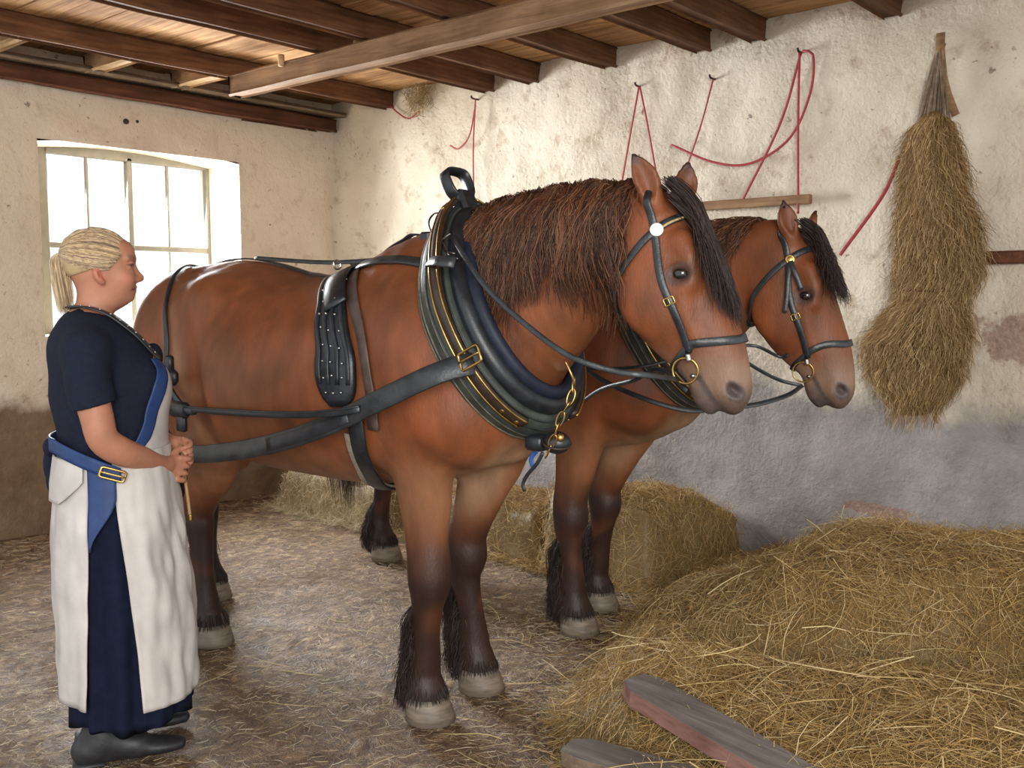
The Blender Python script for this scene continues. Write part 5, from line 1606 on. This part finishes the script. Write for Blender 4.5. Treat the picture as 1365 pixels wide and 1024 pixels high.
# ---------------------------------------------------------------- things on the long wall
M['red'] = simple('red_webbing', (.33, .025, .03), .6, var=.25, scale=60, bmp=.2)
M['iron'] = simple('rusty_iron', (.05, .035, .03), .6, .6, var=.4, scale=40)
def wy(px, py, off=.03): return at_y(px, py, YB - .02 - off)
def hook(px, py, parent):
    p = wy(px, py, .0)
    v, q = tube_vf([p + np.array((0, .04, 0)), p + np.array((0, -.03, 0)), p + np.array((0, -.045, .015))], .006, 12, k=8)
    return put('iron_nail', v, q, M['iron'], parent)
def cord(label, lines, hk=True, w=.011, tails=None):
    p0 = wy(*lines[0][0])
    root = thing('red_cord', label, 'cord', tuple(p0))
    if hk: hook(lines[0][0][0], lines[0][0][1], root)
    for L in lines:
        P = resample([wy(*p) for p in L], 40)
        strap_obj('cord_strand', P, np.tile((0, -1., 0), (40, 1)), w, .004, M['red'], root)
    return root
cord('forked red cord on a nail, hanging either side behind the nearer horse ears', [[(852, 115), (842, 170), (827, 255)], [(853, 115), (864, 170), (878, 250)]])
cord('single thin red cord hanging straight from a nail to the ear of the nearer horse', [[(951, 105), (935, 165), (915, 225)]], w=.009)
cord('red cord below the third joist, one end straight, one curled back left', [[(634, 132), (631, 200), (632, 290)], [(634, 140), (626, 180), (612, 198), (600, 194)]])
cord('short slack red cord beside the straw tuft in the corner under the joists', [[(518, 138), (530, 150), (545, 158), (560, 148)]], hk=False)
cord('bundle of long looped red straps on an iron hook above the far horse', [[(1068, 70), (1040, 165), (985, 277)], [(1066, 70), (1064, 160), (1064, 285)], [(1070, 68), (1084, 74), (1080, 125), (1052, 185), (1000, 218), (950, 216), (895, 193)]], w=.013)
cord('dark red cord slanting from the dried bundle down behind the far horse forelock', [[(1200, 208), (1176, 262), (1120, 340)]], hk=False, w=.018)
P = [wy(930, 277, .02), wy(1080, 264, .02)]
v, q = box_vf((-.34, -.02, -.024), (.30, .018, .024), [[1, 0, .0], [0, 1, 0], [0, 0, 1]], wy(1010, 270, .015), .004)
tag(put('wall_rail', v, q, M['beam'], smooth=False, base=tuple(wy(1010, 270))), 'narrow wooden rail fixed to the wall behind the horses', 'rail')
# ledge crack stones
v, q = box_vf((-.14, -.02, -.03), (.25, .03, .03), None, at_y(1345, 343, YB), .008)
tag(put('wall_timber', v, q, M['plate'], smooth=False, base=at_y(1345, 343, YB)), 'dark timber end set in the wall right of the dried bundle', 'timber')
# two small dark fixings on the window wall
for px, l in ((168, 'small black iron fixing on the window wall above the window, the larger left one'), (183, 'tiny black iron fixing on the window wall above the window, smaller right one')):
    p = at_x(px, 162, XL + .01); v, q = ball_vf(p, .018 if px == 168 else .010)
    tag(put('iron_fixing', v, q, M['iron'], base=p), l, 'wall fixing')
# straw tuft in the corner under the joists
def tuft_strands(c, N, sx, sz, L, r=.0014, cols=None, name='straw', parent=None, down=False, base=None):
    K = 6; out = []
    for i in range(N):
        p = np.array(c) + rng.normal(0, 1, 3) * np.array((sx, .03, sz)) * .5
        d = unit(rng.normal(0, 1, 3) * np.array((1, .35, 1))); l = L * rng.uniform(.4, 1)
        bend = rng.normal(0, .25, 3) * l
        out.append([p + d * l * (u - .5) + bend * (u * (1 - u)) for u in np.linspace(0, 1, K)])
    v, q = strands(np.array(out), r)
    return put(name, v, q, M['straw'], parent, color=strand_cols(N, K, 3, cols or STRAW), base=base)
STRAW = [(.42, .28, .11), (.30, .19, .07), (.52, .38, .17), (.22, .14, .055), (.58, .46, .24)]
c = wy(557, 128, .06)
tag(tuft_strands(c, 420, .12, .12, .12, base=c, name='straw_tuft'), 'little nest-like tuft of straw wedged under the joists near the corner', 'straw tuft')
# the hanging dried bundle
DRY = [(.38, .235, .095), (.29, .175, .07), (.47, .31, .14), (.22, .13, .05), (.56, .40, .2)]
hb = thing('dried_plant_bundle', 'long brown bundle of dried plants hanging by its bound stems on the wall', 'dried bundle', (-1.53, YB - .1, 2.66))
core = [(-1.53, 2.30, .04, .03), (-1.545, 2.24, .11, .06), (-1.53, 2.0, .145, .085), (-1.50, 1.75, .19, .1), (-1.485, 1.55, .20, .105), (-1.52, 1.42, .165, .09), (-1.58, 1.22, .255, .11), (-1.585, 1.05, .22, .09), (-1.57, .90, .10, .05)]
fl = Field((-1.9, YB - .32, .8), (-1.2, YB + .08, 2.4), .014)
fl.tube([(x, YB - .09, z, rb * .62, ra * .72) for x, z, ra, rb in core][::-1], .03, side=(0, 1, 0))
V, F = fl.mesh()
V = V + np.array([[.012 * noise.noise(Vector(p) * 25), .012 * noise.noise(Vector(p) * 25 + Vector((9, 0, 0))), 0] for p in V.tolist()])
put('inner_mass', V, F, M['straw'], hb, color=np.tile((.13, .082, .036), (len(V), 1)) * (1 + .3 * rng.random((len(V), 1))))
ca = np.array(core); ca = ca[np.argsort(ca[:, 1])]
for nm, za, zb, N, flare in (('upper_stalks', 1.45, 2.30, 4200, 0), ('lower_plume', .98, 1.50, 2600, 1)):
    K = 8; out = []
    for i in range(N):
        z0 = rng.uniform(za, zb); a = rng.uniform(math.pi * .95, 2.05 * math.pi)
        L = rng.uniform(.08, .22)
        ph = rng.uniform(0, 6.28); cu = rng.uniform(.004, .012); jt = rng.normal(0, .025); lift = rng.uniform(.0, .25)
        pts = []
        for k in range(K):
            u = k / (K - 1); z = z0 - L * u
            cx = np.interp(z, ca[:, 1], ca[:, 0]); ra = np.interp(z, ca[:, 1], ca[:, 2]); rb = np.interp(z, ca[:, 1], ca[:, 3])
            s_ = .86 + lift * 1.2 * u
            pts.append((cx + math.cos(a) * ra * s_ + cu * math.sin(u * 9 + ph) + jt * u, YB - .09 + math.sin(a) * rb * s_ + cu * math.cos(u * 7 + ph), z + cu * math.sin(u * 11 + ph)))
        out.append(pts)
    P = np.array(out); P[..., 1] = np.minimum(P[..., 1], YB - .012)
    v, q = strands(P, rng.uniform(.0009, .0018, N))
    put(nm, v, q, M['straw'], hb, color=strand_cols(N, K, 3, DRY))
# bound stems and hanger
m_ = MB()
topp = at_y(1254, 50, YB - .05)
for i in range(22):
    a = np.array((-1.53 + rng.uniform(-.09, .06), YB - .08 + rng.uniform(-.03, .02), 2.26)); 
    m_.add(*tube_vf([a, (a + topp) / 2 + rng.normal(0, .006, 3) + (topp - (a + topp) / 2) * .1, topp + np.array((rng.normal(0, .008), 0, -.03))], .007, 8, k=6))
m_.put('stems', M['plate_grey'], hb)
P = resample([topp + np.array((0, 0, .02)), topp + np.array((.0, -.008, -.12)), topp + np.array((-.02, -.015, -.3)), topp + np.array((-.07, -.02, -.44))], 20)
strap_obj('binding_strap', P, np.tile((0, -1., 0), (20, 1)), .04, .008, M['beam'], hb)
P = resample([topp + np.array((.0, 0, -.1)), topp + np.array((.04, -.01, -.25)), topp + np.array((.085, -.01, -.37))], 14)
strap_obj('binding_strap', P, np.tile((0, -1., 0), (14, 1)), .035, .006, M['beam'], hb)
v, q = ring_vf((-1.52, YB - .095, 1.475), (0.05, 0, 1), .135, .006, 40, 6, R2=.085, up=(1, 0, 0)); put('tie_cord', v, q, M['plate'], hb)

# ---------------------------------------------------------------- hay
HAY = [(.47, .29, .10), (.36, .215, .07), (.58, .39, .155), (.27, .16, .05), (.44, .30, .12), (.66, .49, .25), (.30, .2, .08)]
def drape(name, parent, Hf, inside, lo, hi, N, Lr, r, cols, K=6, lift=.02, nz=.02, base=None, jitter=None, dirn=None):
    """straws lying on the surface z = Hf(x,y) where inside(x,y)"""
    P = []; Gr = []
    while len(P) < N:
        x, y = rng.uniform(lo[0], hi[0]), rng.uniform(lo[1], hi[1])
        if inside(x, y) <= rng.random(): continue
        z = Hf(x, y); gx = (Hf(x + .012, y) - z) / .012; gy = (Hf(x, y + .012) - z) / .012
        if math.sqrt(1 + gx * gx + gy * gy) / 2.6 < rng.random(): continue
        P.append((x, y, z)); Gr.append((gx, gy))
    P = np.array(P); Gr = np.array(Gr)
    Nm = unit(np.c_[-Gr, np.ones(N)]); T1 = unit(np.cross(Nm, (0, 1., 0))); T2 = np.cross(Nm, T1)
    th = rng.uniform(0, 2 * math.pi, N) if dirn is None else dirn + rng.normal(0, .6, N)
    L = rng.uniform(Lr[0], Lr[1], N); bend = rng.normal(0, .5, N); up = rng.uniform(0, lift, N); tl = rng.normal(0, nz, N)
    arcz = rng.uniform(-.3, 1, N) * L * .10
    out = np.empty((N, K, 3))
    for k in range(K):
        u = k / (K - 1) - .5
        p = np.cos(th) * L * u - np.sin(th) * bend * L * (u * u)
        q = np.sin(th) * L * u + np.cos(th) * bend * L * (u * u)
        out[:, k] = P + T1 * p[:, None] + T2 * q[:, None] + Nm * (up + tl * u * 2 + arcz * (1 - 4 * u * u))[:, None]
    out[..., 2] = np.maximum(out[..., 2], .004 + 0 * out[..., 2])
    out[..., 1] = np.minimum(out[..., 1], YB - .012)
    v, q = strands(out, r if np.ndim(r) else rng.uniform(r * .7, r * 1.3, N))
    return put(name, v, q, M['straw'], parent, color=strand_cols(N, K, 3, cols), base=base)

def G(x, a, b): return float(sstep(a, b, x))
EX = [(-2.50, 4.2), (-2.44, 3.83), (-2.32, 3.52), (-2.19, 3.15), (-2.055, 2.77), (-2.0, 2.6), (-1.87, 2.45), (-1.70, 2.25), (-1.5, 2.05), (-1.1, 1.9)]
ex = np.array(EX)
def pile_in(x, y):
    """distance inside the left edge of the pile"""
    xe = np.interp(y, ex[::-1, 1], ex[::-1, 0])
    return x - xe
def pile_z(x, y):
    d = pile_in(x, y)
    if d <= -.05: return -.03
    edge = G(d, -.05, .28)
    # low loose front part
    cr = np.interp(x, [-2.3, -1.8, -1.5, -1.25, -1.08, -.9, -.7, 0], [3.0, 3.05, 3.05, 3.10, 3.28, 3.42, 3.42, 3.5])
    front = .10 + .10 * G(y, 2.1, 2.7) + .05 * G(x, -1.7, -.9)
    crest = np.interp(x, [-2.45, -2.2, -1.95, -1.75, -1.5, -1.2, -.9, 0], [.04, .12, .22, .33, .48, .45, .49, .50])
    bank = G(y, cr - .02, cr + .34)
    z = front * (1 - bank) + crest * bank
    back = G(y, 4.0, 4.85)
    z = z * (1 - back) + (z * .66) * back
    z -= .11 * math.exp(-((y - cr + .04) / .10) ** 2) * G(x, -1.9, -1.5)
    z *= edge
    z += edge * (.045 * fbm(x, y, 0, 2.3, 3) + .018 * fbm(x, y, 5, 7, 3)) - (1 - edge) * .02
    fd = G(y, 1.85, 2.15); z *= fd
    return z - (1 - fd) * .03
hp = thing('hay_pile', 'big loose golden hay pile filling the right foreground up to the wall', 'hay pile', (-1.3, 3.3, 0))
xs = np.linspace(-2.62, .9, 141); ys = np.linspace(1.8, YB - .01, 121)
P = np.array([[(x, y, pile_z(x, y)) for y in ys] for x in xs]).reshape(-1, 3); ny = len(ys)
F = np.array([(i * ny + j, (i + 1) * ny + j, (i + 1) * ny + j + 1, i * ny + j + 1) for i in range(len(xs) - 1) for j in range(ny - 1)])
put('hay_mass', P, F, M['straw'], hp, color=np.tile((.20, .135, .055), (len(P), 1)) * (1 + .35 * rng.random((len(P), 1))))
pz = lambda x, y: max(pile_z(x, y), floor_z(x, y))
ins = lambda x, y: 1.0 if pile_in(x, y) > -.03 + .05 * noise.noise(Vector((x * 6, y * 6, 0))) else (.05 if pile_in(x, y) > -.22 else 0)
tag(drape('loose_straw', hp, pz, ins, (-2.7, 1.95), (.1, YB - .05), 46000, (.05, .17), .0010, HAY, lift=.035, nz=.022), kind='stuff')
tag(drape('long_straw', hp, pz, ins, (-2.5, 2.0), (-.2, 4.0), 420, (.18, .38), .0019, [(.62, .48, .24), (.7, .56, .3), (.5, .36, .16)], lift=.04, nz=.02), kind='stuff')
# hay along the long wall
def heap(label, x0, x1, y0, top, name='hay_heap', N=6000, boxy=.1, cat='hay heap', cols=None, slope=None):
    root = thing(name, label, cat, ((x0 + x1) / 2, (y0 + YB) / 2, 0))
    def hz(x, y):
        t = top(x) if callable(top) else top
        e = G(x, x0 - .02, x0 + boxy) * G(x, x1 + .02, x1 - boxy) * G(y, y0 - .02, y0 + boxy)
        t = t * (1 - .38 * G(y, y0 + .25, YB - .1))
        return t * e * (1 + .22 * fbm(x, y, 2, 3, 3)) + .012 * fbm(x, y, 7, 9, 2) - .02 * (1 - e)
    xs = np.linspace(x0 - .05, x1 + .05, 60); ys = np.linspace(y0 - .05, YB - .01, 40)
    P = np.array([[(x, y, hz(x, y)) for y in ys] for x in xs]).reshape(-1, 3); ny = len(ys)
    F = np.array([(i * ny + j, (i + 1) * ny + j, (i + 1) * ny + j + 1, i * ny + j + 1) for i in range(len(xs) - 1) for j in range(ny - 1)])
    put('hay_mass', P, F, M['straw'], root, color=np.tile((.20, .14, .065), (len(P), 1)) * (1 + .3 * rng.random((len(P), 1))))
    f_ = lambda x, y: max(hz(x, y), 0.002)
    tag(drape('loose_straw', root, f_, lambda x, y: 1.0, (x0 - .06, y0 - .08), (x1 + .06, YB - .06), N, (.05, .15), .0010, cols or HAY, lift=.03, nz=.02), kind='stuff')
    return root
PALE = [(.50, .42, .26), (.40, .33, .19), (.60, .52, .34), (.32, .26, .14)]
heap('pale hay heap lying low along the wall, seen under the nearer horse belly', -5.55, -4.35, 3.95, .26, N=6500, cols=PALE)
heap('hay heap against the wall between the legs of the two horses', -4.25, -3.25, 4.0, lambda x: .27 + .04 * G(x, -3.8, -3.2), N=7000)
heap('square-edged brown hay bale against the wall behind the far horse forelegs', -3.22, -2.52, 3.98, lambda x: .42, name='hay_bale', N=9000, boxy=.06, cat='hay bale')
# litter on the floor
def lit_in(x, y):
    return .25 + .75 * max(0, noise.noise(Vector((x * 1.3, y * 1.3, 8)))) + .6 * math.exp(-((pile_in(x, y) + .15) / .35) ** 2)
lt = drape('straw_litter', None, floor_z, lit_in, (XL + .1, 1.2), (-1.4, YB - .1), 26000, (.015, .07), .0008, [(.42, .32, .18), (.25, .18, .09), (.58, .48, .31), (.17, .12, .07), (.7, .6, .42)], K=4, lift=.008, nz=.004)
tag(lt, 'short straw litter scattered thinly over the trodden barn floor', 'straw litter', kind='stuff')
fl_ = drape('straw_stalks', None, floor_z, lambda x, y: .3 + math.exp(-((pile_in(x, y) + .2) / .3) ** 2), (-3.6, 1.7), (-1.7, 3.8), 90, (.10, .28), .0017, [(.62, .48, .24), (.5, .38, .2)], K=6, lift=.015, nz=.01)
tag(fl_, 'longer golden straw stalks lying loose on the floor before the hay pile', 'straw stalks', kind='stuff')

# ---------------------------------------------------------------- planks in the foreground
def plank(label, a, b, w, t, roll=0, tipped=False):
    a = np.array(a, float); b = np.array(b, float); d = unit(b - a); s = unit(np.cross((0, 0, 1), d)); u = np.cross(d, s)
    L = np.linalg.norm(b - a)
    outl = [(0, -.30), (.06, -.5), (.5, -.5), (L, -.5), (L, .5), (.5, .5), (.045, .5), (0, .28)]
    V = []
    for h_ in (0, 1):
        for (p, q_) in outl: V.append(a + d * p + s * q_ * w + u * (h_ - 1) * t)
    k = len(outl)
    top_f = [tuple(range(k, 2 * k))]
    root = thing('wooden_plank', label, 'plank', tuple(a))
    V = np.array(V)
    F = [tuple(range(k))[::-1]] + [(i, (i + 1) % k, k + (i + 1) % k, k + i) for i in range(k)]
    put('sawn_edge', V, F, M['plank_red' if tipped else 'plate_grey'], root, smooth=False)
    v2 = V[k:] + u * .0; v3 = v2 + u * .002
    VV = np.vstack([v2, v3]); F2 = [tuple(range(k, 2 * k))] + [(i, (i + 1) % k, k + (i + 1) % k, k + i) for i in range(k)]
    put('face', VV, F2, M['plank_grey'], root, smooth=False)
    return root
plank('grey weathered plank with faded red edge lying slanted on the hay', at_z(845, 903, .27), at_z(1110, 1060, .20), .14, .05, tipped=True)
plank('grey plank end lying flat at the bottom edge of the hay pile', at_z(757, 992, .17), at_z(1010, 1062, .17), .13, .045)
# ---------------------------------------------------------------- camera, light
cam = bpy.data.cameras.new('camera'); co = bpy.data.objects.new('camera', cam); COL.objects.link(co)
cam.sensor_width = 36; cam.lens = 36 * FOC / 1365; cam.clip_start = .05
co.location = tuple(EYE)
fwd = Vector(ray(682.5, 512))
co.rotation_euler = fwd.to_track_quat('-Z', 'Y').to_euler()
SC.camera = co
SC.view_settings.view_transform = 'Standard'; SC.view_settings.look = 'None'
SC.view_settings.gamma = 1; SC.view_settings.use_curve_mapping = False
SC.view_settings.exposure = 0.0
w = bpy.data.worlds.new('world'); SC.world = w; w.use_nodes = True
bg = w.node_tree.nodes['Background']; bg.inputs[0].default_value = (.93, .97, 1.0, 1); bg.inputs[1].default_value = 1.2
def area(name, loc, look, size, sizey, power, col=(1, 1, 1)):
    l = bpy.data.lights.new(name, 'AREA'); l.shape = 'RECTANGLE'; l.size = size; l.size_y = sizey; l.energy = power; l.color = col
    o = bpy.data.objects.new(name, l); COL.objects.link(o); o.location = loc
    o.rotation_euler = (Vector(look) - Vector(loc)).to_track_quat('-Z', 'Y').to_euler(); return o
area('window_daylight', (XL - .47, 3.49, 1.81), (-3.5, 3.49, 1.2), 1.12, 1.14, 230, (.93, .97, 1.0)).data.spread = 2.5
area('barn_door_daylight', (2.2, -1.8, 2.4), (-2.6, 2.8, .9), 2.4, 2.0, 260, (1.0, .97, .92))
